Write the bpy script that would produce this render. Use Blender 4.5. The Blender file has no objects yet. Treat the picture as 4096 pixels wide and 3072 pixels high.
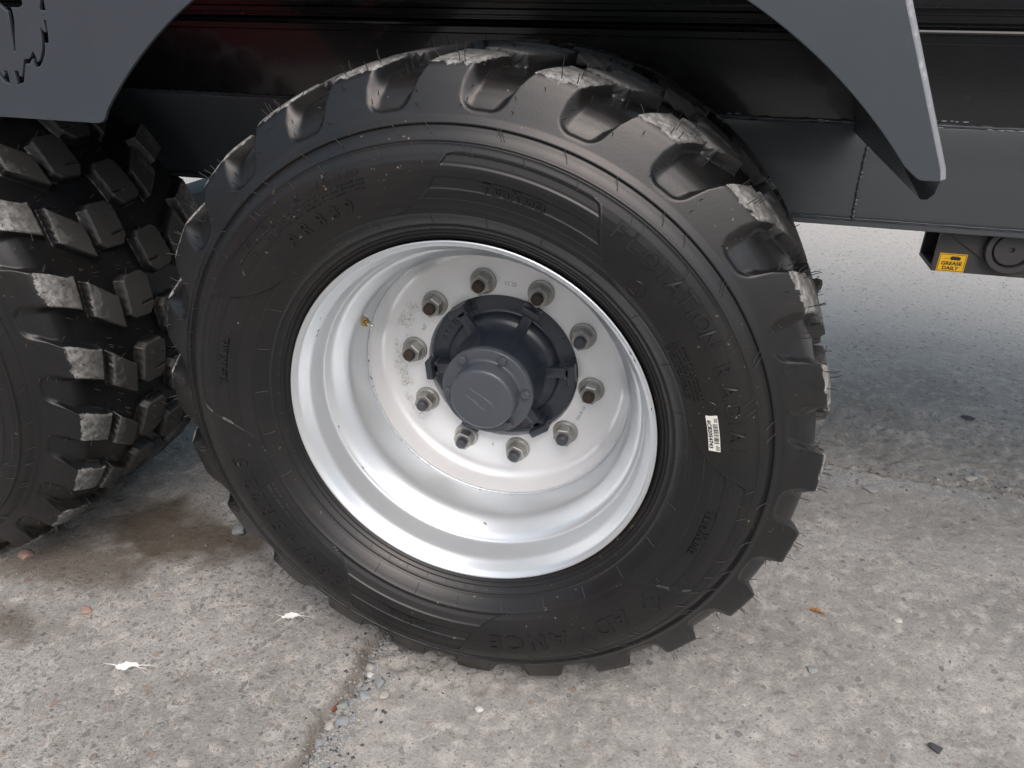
import bpy, math, random
import numpy as np
from mathutils import Matrix, Vector
random.seed(7); rng = np.random.default_rng(7)
scene = bpy.context.scene
COL = scene.collection
R_ = math.radians

# ------------------------------------------------------------------ camera, world, sun, exposure
cd = bpy.data.cameras.new('camera'); cam = bpy.data.objects.new('camera', cd); COL.objects.link(cam)
cd.sensor_width = 36.0; cd.sensor_fit = 'HORIZONTAL'; cd.lens = 26.184
cd.clip_start = 0.02; cd.clip_end = 2000
RT = ((0.96676397, 0.25541517, 0.01142435), (0.12582175, -0.43639468, -0.89091446), (-0.22256754, 0.86274143, -0.45402744))
cam.matrix_world = Matrix((
    (RT[0][0], -RT[1][0], -RT[2][0], 0.32397),
    (RT[0][1], -RT[1][1], -RT[2][1], -0.95803),
    (RT[0][2], -RT[1][2], -RT[2][2], 0.59105),
    (0, 0, 0, 1)))
scene.camera = cam

SUN_EL, SUN_AZ = R_(56), R_(152)          # azimuth clockwise from +Y
world = bpy.data.worlds.new("World"); scene.world = world; world.use_nodes = True
wn = world.node_tree; bg = wn.nodes['Background']
sky = wn.nodes.new('ShaderNodeTexSky'); sky.sky_type = 'NISHITA'; sky.sun_disc = False
sky.sun_elevation = SUN_EL; sky.sun_rotation = SUN_AZ
sky.air_density = 1.0; sky.dust_density = 6.0; sky.ozone_density = 1.0
hs = wn.nodes.new('ShaderNodeHueSaturation'); hs.inputs['Saturation'].default_value = 0.80; hs.inputs['Hue'].default_value = 0.475
wn.links.new(sky.outputs[0], hs.inputs['Color']); wn.links.new(hs.outputs[0], bg.inputs[0])
bg.inputs[1].default_value = 0.15
sd = bpy.data.lights.new('sun', 'SUN'); sd.energy = 1.0; sd.angle = R_(60); sd.color = (1.0, 0.985, 0.94)
sun = bpy.data.objects.new('sun', sd); COL.objects.link(sun)
sdir = Vector((math.sin(SUN_AZ) * math.cos(SUN_EL), math.cos(SUN_AZ) * math.cos(SUN_EL), math.sin(SUN_EL)))
sun.rotation_euler = sdir.to_track_quat('Z', 'Y').to_euler(); sun.location = (2, -3, 6)
scene.view_settings.view_transform = 'Standard'; scene.view_settings.look = 'None'
scene.view_settings.gamma = 1.0; scene.view_settings.exposure = 0.36

GZ = -0.527                               # ground height (wheel centre is the origin)
LX = -1.2655                              # second wheel

# ------------------------------------------------------------------ materials
def mat(name, base=(.5, .5, .5), rough=.5, metal=0.0, spec=.5, coat=0.0, coat_rough=.1):
    m = bpy.data.materials.new(name); m.use_nodes = True
    b = m.node_tree.nodes['Principled BSDF']
    b.inputs['Base Color'].default_value = (*base, 1); b.inputs['Roughness'].default_value = rough
    b.inputs['Metallic'].default_value = metal; b.inputs['Specular IOR Level'].default_value = spec
    b.inputs['Coat Weight'].default_value = coat; b.inputs['Coat Roughness'].default_value = coat_rough
    return m
class NT:
    """short-hand for building shader nodes"""
    def __init__(s, m): s.t = m.node_tree; s.b = s.t.nodes['Principled BSDF']; s.tc = s.t.nodes.new('ShaderNodeTexCoord')
    def n(s, typ, ins=None, **kw):
        x = s.t.nodes.new(typ)
        for k, v in kw.items(): setattr(x, k, v)
        for k, v in (ins or {}).items(): s.put(x.inputs[k], v)
        return x
    def put(s, sock, v):
        if isinstance(v, bpy.types.NodeSocket): s.t.links.new(v, sock)
        elif hasattr(sock, 'default_value'):
            try: sock.default_value = v
            except Exception: sock.default_value = (*v, 1)
    def noise(s, vec, scale, detail=4, rough=.55, dist=0.0):
        return s.n('ShaderNodeTexNoise', {'Vector': vec, 'Scale': scale, 'Detail': detail, 'Roughness': rough, 'Distortion': dist}).outputs[0]
    def ramp(s, f, a, b): return s.n('ShaderNodeMapRange', {'Value': f, 'From Min': a, 'From Max': b}, clamp=True).outputs[0]
    def sramp(s, f, a, b): return s.n('ShaderNodeMapRange', {'Value': f, 'From Min': a, 'From Max': b}, interpolation_type='SMOOTHSTEP').outputs[0]
    def mix(s, f, a, b, mode='MIX'):
        x = s.n('ShaderNodeMix', data_type='RGBA', blend_type=mode)
        s.put(x.inputs[0], f); s.put(x.inputs[6], a if isinstance(a, bpy.types.NodeSocket) else (*a, 1)); s.put(x.inputs[7], b if isinstance(b, bpy.types.NodeSocket) else (*b, 1))
        return x.outputs[2]
    def m(s, op, a, b=0.0, c=0.0):
        x = s.n('ShaderNodeMath', operation=op); s.put(x.inputs[0], a); s.put(x.inputs[1], b); s.put(x.inputs[2], c); return x.outputs[0]
    def attr(s, name): return s.n('ShaderNodeAttribute', attribute_name=name).outputs['Fac']
    def bump(s, h, strength=.3, dist=.001, prev=None):
        x = s.n('ShaderNodeBump', {'Height': h, 'Strength': strength, 'Distance': dist})
        if prev: s.put(x.inputs['Normal'], prev)
        return x.outputs[0]

def rubber_mat():
    m = mat('rubber', (.02, .02, .02), .5, 0, .5); k = NT(m)
    oi = k.n('ShaderNodeObjectInfo').outputs['Random']
    off = k.n('ShaderNodeCombineXYZ', {'X': k.m('MULTIPLY', oi, 37.0), 'Y': k.m('MULTIPLY', oi, 11.0), 'Z': oi}).outputs[0]
    v = k.n('ShaderNodeVectorMath', {0: k.tc.outputs['Object'], 1: off}, operation='ADD').outputs[0]
    n1 = k.noise(v, 7, 3, .6, .6); n2 = k.noise(v, 19, 4, .6); n3 = k.noise(v, 260, 3, .6); n4 = k.noise(v, 45, 5, .7, 1.0)
    c = k.mix(k.sramp(n1, .42, .66), (.0066, .0072, .0084), (.0105, .0100, .0095))
    c = k.mix(k.m('MULTIPLY', k.sramp(n2, .55, .75), .55), c, (.011, .014, .019))
    # tan mud specks
    sp = k.m('MULTIPLY', k.sramp(k.noise(v, 150, 2, .5), .70, .76), k.sramp(n1, .5, .62))
    c = k.mix(k.m('MULTIPLY', sp, .8), c, (.22, .165, .11))
    # scuffed, dusty tread surface
    w = k.attr('wear'); wn_ = k.m('ADD', k.m('MULTIPLY', w, 1.3), k.m('MULTIPLY', k.m('SUBTRACT', n4, .5), 1.7))
    wm = k.m('MULTIPLY', k.sramp(wn_, .45, .62), k.sramp(w, .02, .2))
    wc = k.mix(k.sramp(k.noise(v, 90, 4, .7), .35, .7), (.10, .102, .10), (.33, .33, .32))
    c = k.mix(wm, c, wc)
    band = k.attr('band'); c = k.mix(k.m('MULTIPLY', band, .7), c, (.0085, .0085, .009))
    dust = k.attr('dust'); c = k.mix(k.m('MULTIPLY', dust, .75), c, k.mix(n2, (.035, .035, .034), (.075, .074, .07)))
    k.put(k.b.inputs['Base Color'], c)
    r = k.m('ADD', k.m('MULTIPLY', n2, .14), .30)
    r = k.m('ADD', r, k.m('MULTIPLY', band, .12)); r = k.m('ADD', r, k.m('MULTIPLY', k.m('MAXIMUM', wm, dust), .3))
    k.put(k.b.inputs['Roughness'], r)
    k.put(k.b.inputs['Normal'], k.bump(k.m('ADD', n3, k.m('MULTIPLY', k.m('MULTIPLY', wm, n4), 6.0)), .12, .0012))
    return m
RUB = rubber_mat()
WHISK = mat('rubber_whisker', (.036, .036, .036), .7, 0, .3)
WHISKP = mat('rubber_vent_line', (.05, .048, .045), .6)

def silver_mat(name='silver_paint', dirt=False):
    m = mat(name, (.70, .71, .72), .36, .66); k = NT(m); v = k.tc.outputs['Object']
    n = k.noise(v, 5, 3); fl = k.noise(v, 900, 1)
    c = k.mix(n, (.65, .69, .715), (.70, .735, .76))
    c = k.mix(k.sramp(k.noise(v, 60, 2, .5), .77, .79), c, (.2, .19, .18))
    if dirt:
        k.b.inputs['Metallic'].default_value = .3; c = k.mix(n, (.74, .755, .765), (.80, .81, .815))
        xyz = k.n('ShaderNodeSeparateXYZ', {0: v})
        ang = k.n('ShaderNodeMath', {0: xyz.outputs[2], 1: xyz.outputs[0]}, operation='ARCTAN2').outputs[0]
        rad = k.n('ShaderNodeVectorMath', {0: k.n('ShaderNodeCombineXYZ', {'X': xyz.outputs[0], 'Z': xyz.outputs[2]}).outputs[0]}, operation='LENGTH').outputs['Value']
        az = k.m('ABSOLUTE', ang)                     # left side is +-pi
        left = k.sramp(az, 2.35, 2.62)
        ring = k.m('MULTIPLY', k.sramp(rad, .172, .192), k.sramp(rad, .214, .204))
        n5 = k.noise(v, 190, 4, .65); n6 = k.noise(v, 22, 3, .6)
        d = k.m('MULTIPLY', k.m('MULTIPLY', left, ring), k.sramp(n6, .42, .6))
        c = k.mix(k.m('MULTIPLY', k.m('MULTIPLY', d, k.sramp(n5, .46, .66)), .8), c, (.17, .14, .105))
        c = k.mix(k.m('MULTIPLY', k.m('MULTIPLY', d, .35), n6), c, (.32, .28, .23))
    k.put(k.b.inputs['Base Color'], c)
    k.put(k.b.inputs['Roughness'], k.m('ADD', k.m('MULTIPLY', n, .08), .29))
    k.put(k.b.inputs['Normal'], k.bump(fl, .04, .0003))
    return m
SILV = silver_mat(); SILVD = silver_mat('silver_paint_dirty', True)

def paint_mat(name, base, rough, coat, peel=.10, metal=0.0):
    m = mat(name, base, rough, metal, .5, coat, .06); k = NT(m); v = k.tc.outputs['Object']
    n = k.noise(v, 3, 4); p = k.noise(v, 230, 2, .5); p2 = k.noise(v, 14, 3, .5)
    c = k.mix(n, [x * .85 for x in base], [x * 1.12 for x in base])
    c = k.mix(k.m('MULTIPLY', k.sramp(k.noise(v, 40, 5, .7), .62, .8), .25), c, (.16, .15, .14))
    k.put(k.b.inputs['Base Color'], c)
    k.put(k.b.inputs['Roughness'], k.m('ADD', k.m('MULTIPLY', p2, .12), rough - .06))
    bp = k.bump(p, peel, .0008); k.put(k.b.inputs['Normal'], bp); k.put(k.b.inputs['Coat Normal'], bp)
    return m
GREY = paint_mat('grey_paint', (.036, .048, .060), .42, .9)
GREY.node_tree.nodes['Principled BSDF'].inputs['Coat Roughness'].default_value = .36
BEAM = paint_mat('beam_grey_paint', (.064, .072, .080), .45, .3, .16)
BRKP = paint_mat('shaded_grey_paint', (.045, .045, .045), .6, .1, .16)  # same grey darkened: shade under the beam put into the colour
BLACK = paint_mat('gloss_black_paint', (.008, .009, .011), .26, .5, .05)
HUBP = paint_mat('blue_grey_paint', (.030, .037, .050), .30, .35, .06)
CAPP = paint_mat('cap_grey_paint', (.068, .079, .095), .38, .3, .05)
STUDP = mat('stud_paint', (.055, .06, .07), .45)
RUST = mat('rusty_stud', (.042, .028, .021), .75)
def zinc_mat():
    m = mat('zinc', (.36, .36, .34), .42, .75); k = NT(m); n = k.noise(k.tc.outputs['Object'], 120, 4)
    k.put(k.b.inputs['Base Color'], k.mix(n, (.25, .245, .225), (.47, .47, .45))); k.put(k.b.inputs['Roughness'], k.m('ADD', k.m('MULTIPLY', n, .3), .3)); return m
ZINC = zinc_mat()
BRASS = mat('brass', (.50, .36, .14), .25, .9); NICK = mat('nickel', (.75, .74, .70), .2, .95)
LABELW = mat('label_paper', (.80, .80, .74), .5); INK = mat('ink', (.012, .012, .012), .5)
YEL = mat('yellow_label', (.80, .46, .015), .45)
STAMP = mat('stamped_mark', (.33, .33, .335), .5, .4)
BARE = mat('worn_bright_edge', (.42, .45, .48), .4, .35)
RED = paint_mat('red_paint', (.50, .025, .04), .45, .1)
DKSTEEL = mat('dark_steel', (.03, .03, .032), .6)

# ------------------------------------------------------------------ mesh helpers
def mesh_np(name, V, Q, normals=None, attrs=None, mats=(), smooth=True, fmat=None):
    """V (n,3), Q (m,4) quads (or a list of polygons)"""
    me = bpy.data.meshes.new(name)
    if isinstance(Q, np.ndarray):
        n = len(Q); k = Q.shape[1]
        me.vertices.add(len(V)); me.vertices.foreach_set('co', np.ascontiguousarray(V, dtype=np.float32).ravel())
        me.loops.add(n * k); me.loops.foreach_set('vertex_index', np.ascontiguousarray(Q, dtype=np.int32).ravel())
        me.polygons.add(n); me.polygons.foreach_set('loop_start', np.arange(0, n * k, k, dtype=np.int32))
        me.update(calc_edges=True)
    else:
        me.from_pydata([tuple(v) for v in V], [], Q)
    for m in mats: me.materials.append(m)
    me.polygons.foreach_set('use_smooth', np.full(len(me.polygons), bool(smooth)))
    if fmat is not None: me.polygons.foreach_set('material_index', np.asarray(fmat, dtype=np.int32))
    for a, val in (attrs or {}).items():
        at = me.attributes.new(a, 'FLOAT', 'POINT'); at.data.foreach_set('value', np.ascontiguousarray(val, dtype=np.float32))
    if normals is not None: me.normals_split_custom_set_from_vertices([tuple(x) for x in normals.tolist()])
    me.update(); return me
def link(name, me, parent=None, loc=(0, 0, 0), rot=(0, 0, 0), label=None, kind=None):
    o = bpy.data.objects.new(name, me); COL.objects.link(o); o.location = loc; o.rotation_euler = rot
    if parent: o.parent = parent
    if label: o['label'] = label
    if kind: o['kind'] = kind
    return o
def tag(o, label, cat, group=None):
    o['label'] = label; o['category'] = cat
    if group: o['group'] = group
    return o
def auto_smooth(me, ang=35):
    """flat/sharp by angle, done with sharp edges"""
    import bmesh
    bm = bmesh.new(); bm.from_mesh(me)
    for e in bm.edges:
        e.smooth = not (len(e.link_faces) == 2 and e.calc_face_angle(0) > R_(ang))
    for f in bm.faces: f.smooth = True
    bm.to_mesh(me); bm.free(); return me
class MB:
    """collects primitives into one mesh"""
    def __init__(s): s.v = []; s.f = []; s.m = []
    def add(s, V, F, mi=0):
        o = len(s.v); s.v += [tuple(x) for x in V]; s.f += [tuple(i + o for i in f) for f in F]; s.m += [mi] * len(F); return s
    def revolve(s, prof, n=64, mi=0, closed=False, flip=False):
        """prof: (y, r) along +Y; revolved round Y"""
        V = []; F = []; k = len(prof)
        for j in range(n):
            t = 2 * math.pi * j / n
            for (y, r) in prof: V.append((r * math.cos(t), y, r * math.sin(t)))
        for j in range(n):
            a = j * k; b = ((j + 1) % n) * k
            for i in range(k - 1 + (1 if closed else 0)):
                i2 = (i + 1) % k; q = (a + i, b + i, b + i2, a + i2); F.append(q[::-1] if flip else q)
        return s.add(V, F, mi)
    def hexa(s, r, y0, y1, ch=.12, mi=0, n=6, cx=0, cz=0, rot=0.0):
        """prism along Y from y0 (front) to y1 with a chamfered front"""
        V = []; F = []
        d = (y1 - y0)
        for (y, rr) in ((y0, r * (1 - ch)), (y0 + abs(d) * ch * .55, r), (y1, r)):
            for j in range(n):
                t = 2 * math.pi * j / n + rot; V.append((cx + rr * math.cos(t), y, cz + rr * math.sin(t)))
        F.append(tuple(range(n)))
        for l in range(2):
            for j in range(n): F.append((l * n + j, (l + 1) * n + j, (l + 1) * n + (j + 1) % n, l * n + (j + 1) % n))
        F.append(tuple(range(3 * n - 1, 2 * n - 1, -1)))
        return s.add(V, F, mi)
    def box(s, a, b, mi=0, bev=0.0, M=None):
        (x0, y0, z0), (x1, y1, z1) = a, b
        if bev <= 0:
            V = [(x, y, z) for z in (z0, z1) for y in (y0, y1) for x in (x0, x1)]
            F = [(0, 2, 3, 1), (4, 5, 7, 6), (0, 1, 5, 4), (2, 6, 7, 3), (0, 4, 6, 2), (1, 3, 7, 5)]
        else:
            import bmesh
            bm = bmesh.new(); bmesh.ops.create_cube(bm, size=1)
            for v in bm.verts: v.co = ((x0 + x1) / 2 + v.co.x * (x1 - x0), (y0 + y1) / 2 + v.co.y * (y1 - y0), (z0 + z1) / 2 + v.co.z * (z1 - z0))
            bmesh.ops.bevel(bm, geom=bm.edges[:], offset=bev, segments=2, affect='EDGES', profile=.5)
            bm.verts.index_update(); V = [tuple(v.co) for v in bm.verts]; F = [tuple(v.index for v in f.verts) for f in bm.faces]; bm.free()
        if M is not None: V = [tuple(M @ Vector(v)) for v in V]
        return s.add(V, F, mi)
    def tube(s, pts, rad, n=6, mi=0, cap=True):
        pts = [Vector(p) for p in pts]; V = []; F = []; up = Vector((.3, .2, .93)); m = len(pts)
        for i, p in enumerate(pts):
            d = (pts[min(i + 1, m - 1)] - pts[max(i - 1, 0)]).normalized(); a = d.cross(up)
            if a.length < 1e-4: a = d.cross(Vector((1, 0, 0)))
            a.normalize(); b = d.cross(a); r = rad[i] if isinstance(rad, (list, tuple)) else rad
            for j in range(n):
                t = 2 * math.pi * j / n; V.append(p + (a * math.cos(t) + b * math.sin(t)) * r)
        for i in range(m - 1):
            for j in range(n): F.append((i * n + j, i * n + (j + 1) % n, (i + 1) * n + (j + 1) % n, (i + 1) * n + j))
        if cap: F += [tuple(range(n - 1, -1, -1)), tuple(range((m - 1) * n, m * n))]
        return s.add(V, F, mi)
    def extrude_x(s, prof, x0, x1, mi=0, nx=1, closed=False):
        """prof: list of (y, z)"""
        k = len(prof); V = []; F = []
        for i in range(nx + 1):
            x = x0 + (x1 - x0) * i / nx
            V += [(x, y, z) for y, z in prof]
        for i in range(nx):
            for j in range(k - 1 + (1 if closed else 0)):
                j2 = (j + 1) % k; F.append((i * k + j, (i + 1) * k + j, (i + 1) * k + j2, i * k + j2))
        if closed: F += [tuple(range(k)), tuple(range((nx + 1) * k - 1, nx * k - 1, -1))]
        return s.add(V, F, mi)
    def mesh(s, name, mats, smooth=True, ang=35):
        me = bpy.data.meshes.new(name); me.from_pydata(s.v, [], s.f)
        for m in (mats if isinstance(mats, (list, tuple)) else [mats]): me.materials.append(m)
        me.polygons.foreach_set('material_index', np.array(s.m, dtype=np.int32)); me.update()
        if smooth: auto_smooth(me, ang)
        return me
def plate_mesh(name, outlines, y_front, thick, mats, bev=.0012):
    """flat plate in the XZ plane with holes, from outlines [(x, z) ...]"""
    cu = bpy.data.curves.new(name, 'CURVE'); cu.dimensions = '2D'; cu.fill_mode = 'BOTH'; cu.extrude = thick / 2 - bev; cu.bevel_depth = bev; cu.bevel_resolution = 1; cu.offset = -bev
    for ol in outlines:
        sp = cu.splines.new('POLY'); sp.points.add(len(ol) - 1); sp.use_cyclic_u = True
        for p, (x, z) in zip(sp.points, ol): p.co = (x, z, 0, 1)
    o = bpy.data.objects.new('tmp', cu); COL.objects.link(o)
    me = bpy.data.meshes.new_from_object(o.evaluated_get(bpy.context.evaluated_depsgraph_get())); bpy.data.objects.remove(o); bpy.data.curves.remove(cu)
    me.name = name
    co = np.empty(len(me.vertices) * 3, dtype=np.float32); me.vertices.foreach_get('co', co); co = co.reshape(-1, 3)
    new = np.stack([co[:, 0], y_front + thick / 2 - co[:, 2], co[:, 1]], 1); me.vertices.foreach_set('co', new.ravel())
    me.materials.clear()
    for m in mats: me.materials.append(m)
    me.update(); auto_smooth(me, 30); return me
_txt = {}
def text_geo(s, bold=0.0, depth=1.0):
    """(verts, faces, width) of a text with cap height 1; z 0..depth"""
    key = (s, bold, depth)
    if key in _txt: return _txt[key]
    cu = bpy.data.curves.new('t', 'FONT'); cu.body = s; cu.size = 1.0; cu.extrude = depth / 2; cu.offset = bold; cu.resolution_u = 3; cu.fill_mode = 'BOTH'
    o = bpy.data.objects.new('tmp', cu); COL.objects.link(o)
    me = bpy.data.meshes.new_from_object(o.evaluated_get(bpy.context.evaluated_depsgraph_get())); bpy.data.objects.remove(o); bpy.data.curves.remove(cu)
    V = np.array([v.co[:] for v in me.vertices]).reshape(-1, 3); F = [tuple(p.vertices) for p in me.polygons]; bpy.data.meshes.remove(me)
    sc = 1 / .729
    V = V * [sc, sc, 1]; V[:, 2] += depth / 2
    w = V[:, 0].max() - V[:, 0].min(); V[:, 0] -= (V[:, 0].max() + V[:, 0].min()) / 2
    _txt[key] = (V, F, w); return _txt[key]
def vnoise(x, y, scale, seed=0):
    """smooth value noise on arrays"""
    g = np.random.default_rng(seed).random((256, 256)); X = x * scale; Y = y * scale
    xi = np.floor(X).astype(int); yi = np.floor(Y).astype(int); fx = X - xi; fy = Y - yi
    fx = fx * fx * (3 - 2 * fx); fy = fy * fy * (3 - 2 * fy)
    a = g[xi % 256, yi % 256]; b = g[(xi + 1) % 256, yi % 256]; c = g[xi % 256, (yi + 1) % 256]; d = g[(xi + 1) % 256, (yi + 1) % 256]
    return a * (1 - fx) * (1 - fy) + b * fx * (1 - fy) + c * (1 - fx) * fy + d * fx * fy
def fbm(x, y, scale, oct=4, seed=0, gain=.5):
    s = 0; a = 1; t = 0
    for i in range(oct): s = s + a * vnoise(x + 13.7 * i, y - 7.1 * i, scale * 2.03 ** i, seed + i); t += a; a *= gain
    return s / t
def sstep(x, a, b):
    t = np.clip((x - a) / (b - a), 0, 1); return t * t * (3 - 2 * t)

# ------------------------------------------------------------------ ground
def build_ground():
    def axis(lo, hi, step, far_lo, far_hi, n=26):
        core = np.arange(lo, hi + step / 2, step)
        a = lo - np.geomspace(step * 1.6, lo - far_lo, n)[::-1]; b = hi + np.geomspace(step * 1.6, far_hi - hi, n)
        return np.concatenate([a, core, b])
    xs = axis(-1.25, 1.35, .0056, -300, 300); ys = axis(-.62, 1.5, .0056, -300, 300)
    X, Y = np.meshgrid(xs, ys, indexing='ij')
    near = sstep(np.hypot(X * .8, Y - .3), 6, 2)
    core = sstep(Y, 1.5, 1.25) * sstep(Y, -.62, -.55) * sstep(X, -1.25, -1.15) * sstep(X, 1.35, 1.25)
    cp = np.array([(-.6, -.26), (-.269, -.215), (-.221, -.219), (-.186, -.218), (-.149, -.214), (-.104, -.200), (-.065, -.203), (-.019, -.209), (.019, -.212), (.047, -.202), (.2, -.19), (.93, -.2), (3, -.2)])
    xc = np.interp(Y, cp[:, 0], cp[:, 1]) + (fbm(X * 0, Y, 30, 3, 5) - .5) * .016
    d = X - xc
    left = sstep(d, .012, -.012)
    h = (fbm(X, Y, 2.2, 4, 1) - .5) * .010 + core * ((fbm(X, Y, 16, 4, 2) - .5) * .0055 + (fbm(X, Y, 60, 3, 3) - .5) * .0032)
    h += left * .006 * sstep(Y, 1.3, .6)
    wgap = .008 + .020 * fbm(X * 0 + 3, Y, 9, 3, 8) * sstep(Y, .12, -.05)
    crack = sstep(np.abs(d - .004), wgap + .007, wgap * .35)
    h -= crack * .014 * sstep(Y, .25, .05)
    lip = sstep(d, .045, .0) * sstep(d, -.02, .004) * sstep(Y, .12, -.02); h -= lip * .008 * (.4 + fbm(X, Y, 26, 3, 9))
    # broken patch in front of the tyre
    br = sstep(np.hypot((X + .06) / .17, (Y - .0) / .07) + (fbm(X, Y, 22, 3, 12) - .5) * .9, 1.1, .6)
    h += br * (np.abs(fbm(X, Y, 24, 4, 21) - .5) * -.05 + .006)
    # joint running along the trailer, rough slab beyond it
    jy = .932 + (fbm(X, Y * 0, 9, 4, 31) - .5) * .05 + (fbm(X, Y, 40, 3, 32) - .5) * .03
    beyond = sstep(Y - jy, -.01, .012) * sstep(Y, 2.1, 1.6)
    joint = sstep(np.abs(Y - jy), .014, .003)
    h -= joint * .010
    pit = fbm(X, Y, 42, 4, 41)
    h += beyond * core * ((pit - .5) * .016 - .003)
    h -= core * sstep(fbm(X, Y, 95, 2, 51), .70, .80) * .0035
    h *= near
    def st(cx, cy, rx, ry, seed):
        return sstep(np.hypot((X - cx) / rx, (Y - cy) / ry) + (fbm(X, Y, 14, 4, seed) - .5) * 1.1, 1.15, .35)
    stain = np.clip(st(-.80, .20, .26, .13, 61) + st(-.95, .05, .22, .10, 62) * .8 + st(-.93, -.14, .13, .07, 63) * .75, 0, 1)
    grime = np.clip(beyond * sstep(Y, 1.75, 1.10) * sstep(X, 1.75, .65) * (.34 + 1.0 * (fbm(X, Y, 11, 4, 71) - .3)) + .35 * st(.85, .75, .5, .12, 72), 0, 1)
    grime = np.maximum(grime, .55 * joint * near)
    dust = np.clip(sstep(np.abs(d - .03), .10, .02) * sstep(Y, .2, .0) * .8 + br * .5, 0, 1) * near
    crk = np.clip(crack * sstep(Y, .25, .05) * .8 + joint * .5, 0, 1) * near
    Z = GZ + h - .003
    V = np.stack([X, Y, Z], -1).reshape(-1, 3); nx, ny = X.shape
    idx = np.arange(nx * ny).reshape(nx, ny)
    Q = np.stack([idx[:-1, :-1], idx[1:, :-1], idx[1:, 1:], idx[:-1, 1:]], -1).reshape(-1, 4)
    agg = np.clip(left * .95 + .28 + br * .3 + beyond * .35, 0, 1)
    m = mat('concrete', (.35, .33, .31), .85, 0, .3); k = NT(m)
    P = k.tc.outputs['Object']
    wv = k.n('ShaderNodeVectorMath', {0: P, 1: k.n('ShaderNodeVectorMath', {0: k.n('ShaderNodeTexNoise', {'Vector': P, 'Scale': 70.0, 'Detail': 3.0}).outputs['Color'], 'Scale': .016}, operation='SCALE').outputs[0]}, operation='ADD').outputs[0]
    n1 = k.noise(P, 3.2, 6, .62); n2 = k.noise(P, 28, 5, .65); n3 = k.noise(P, 170, 4, .7); n4 = k.noise(P, 700, 2, .6)
    c = k.mix(k.sramp(n1, .32, .68), (.240, .238, .226), (.358, .355, .340))
    c = k.mix(k.m('MULTIPLY', k.sramp(n2, .45, .72), .75), c, (.50, .48, .45))
    c = k.mix(k.m('MULTIPLY', k.sramp(k.noise(P, 11, 6, .7, 1.5), .52, .72), .6), c, (.215, .20, .18))
    c = k.mix(k.m('MULTIPLY', k.sramp(n3, .52, .70), .65), c, (.15, .142, .13))
    c = k.mix(k.m('MULTIPLY', k.sramp(n3, .44, .30), .5), c, (.52, .50, .47))
    hgt = k.m('ADD', k.m('MULTIPLY', n3, .9), k.m('MULTIPLY', n4, .5))
    c = k.mix(k.attr('pale'), c, k.mix(n2, (.43, .42, .40), (.54, .53, .505)))  # far ground colour lightened to stand in for open-sky light
    ag = k.attr('aggregate')
    # exposed aggregate: three sizes of pebbles set flush in the concrete
    pal = [(.10, .115, .125), (.17, .19, .195), (.30, .19, .135), (.30, .27, .22), (.07, .075, .08), (.24, .255, .25), (.21, .18, .15), (.40, .37, .33)]
    for sc, thr, ang in ((60, .48, .60), (105, .46, .62), (190, .44, .52), (340, .44, .40)):
        vo = k.n('ShaderNodeTexVoronoi', {'Vector': wv, 'Scale': float(sc), 'Randomness': 1.0}, voronoi_dimensions='3D')
        colr = k.n('ShaderNodeSeparateColor', {0: vo.outputs['Color']})
        cr = k.n('ShaderNodeValToRGB', {0: colr.outputs[0]}); cr.color_ramp.interpolation = 'CONSTANT'
        el = cr.color_ramp.elements
        el[0].position = 0; el[0].color = (*pal[0], 1); el[1].position = .2; el[1].color = (*pal[1], 1)
        for pos, pc in ((.36, pal[2]), (.42, pal[3]), (.56, pal[4]), (.68, pal[5]), (.82, pal[6]), (.93, pal[7])):
            e = el.new(pos); e.color = (*pc, 1)
        keep = k.sramp(k.m('ADD', colr.outputs[1], k.m('MULTIPLY', ag, .55)), ang + .42, ang + .46)
        rad = k.m('MULTIPLY', k.m('ADD', k.m('MULTIPLY', colr.outputs[2], .55), .45), thr)
        inside = k.m('MULTIPLY', k.sramp(vo.outputs['Distance'], rad, k.m('MULTIPLY', rad, .8)), keep)
        pcx = k.mix(k.m('MULTIPLY', n3, .8), cr.outputs[0], (.26, .25, .235))
        c = k.mix(k.m('MULTIPLY', inside, .82), c, pcx)
        hgt = k.m('ADD', hgt, k.m('MULTIPLY', inside, .35))
    c = k.mix(k.m('MULTIPLY', k.attr('dust'), .45), c, k.mix(n2, (.22, .20, .175), (.33, .31, .28)))
    c = k.mix(k.m('MULTIPLY', k.attr('grime'), .66), c, k.mix(n2, (.06, .055, .047), (.15, .14, .122)))
    c = k.mix(k.m('MULTIPLY', k.m('MULTIPLY', k.attr('grime'), k.sramp(n3, .52, .66)), .7), c, (.34, .325, .295))
    c = k.mix(k.m('MULTIPLY', k.attr('stain'), k.m('ADD', k.m('MULTIPLY', n2, .35), .72)), c, k.mix(n3, (.030, .022, .015), (.12, .095, .068)))
    c = k.mix(k.m('MULTIPLY', k.attr('crack'), .72), c, (.11, .10, .085))  # crack darkened by colour to deepen the shade in its groove
    c = k.mix(k.m('MULTIPLY', k.sramp(k.noise(P, 46, 2, .5), .76, .79), .7), c, (.60, .59, .56))
    k.put(k.b.inputs['Base Color'], c)
    k.put(k.b.inputs['Normal'], k.bump(hgt, .75, .004))
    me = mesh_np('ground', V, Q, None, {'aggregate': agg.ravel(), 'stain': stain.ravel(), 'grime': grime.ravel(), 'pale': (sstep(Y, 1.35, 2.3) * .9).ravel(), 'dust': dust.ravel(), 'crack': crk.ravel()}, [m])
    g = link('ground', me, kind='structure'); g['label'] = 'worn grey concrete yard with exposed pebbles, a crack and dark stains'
    return X, Y, Z, xs, ys
GX, GY, GZZ, gxs, gys = build_ground()
def ground_z(x, y):
    i = int(np.clip(np.searchsorted(gxs, x), 0, len(gxs) - 1)); j = int(np.clip(np.searchsorted(gys, y), 0, len(gys) - 1)); return float(GZZ[i, j])

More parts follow.
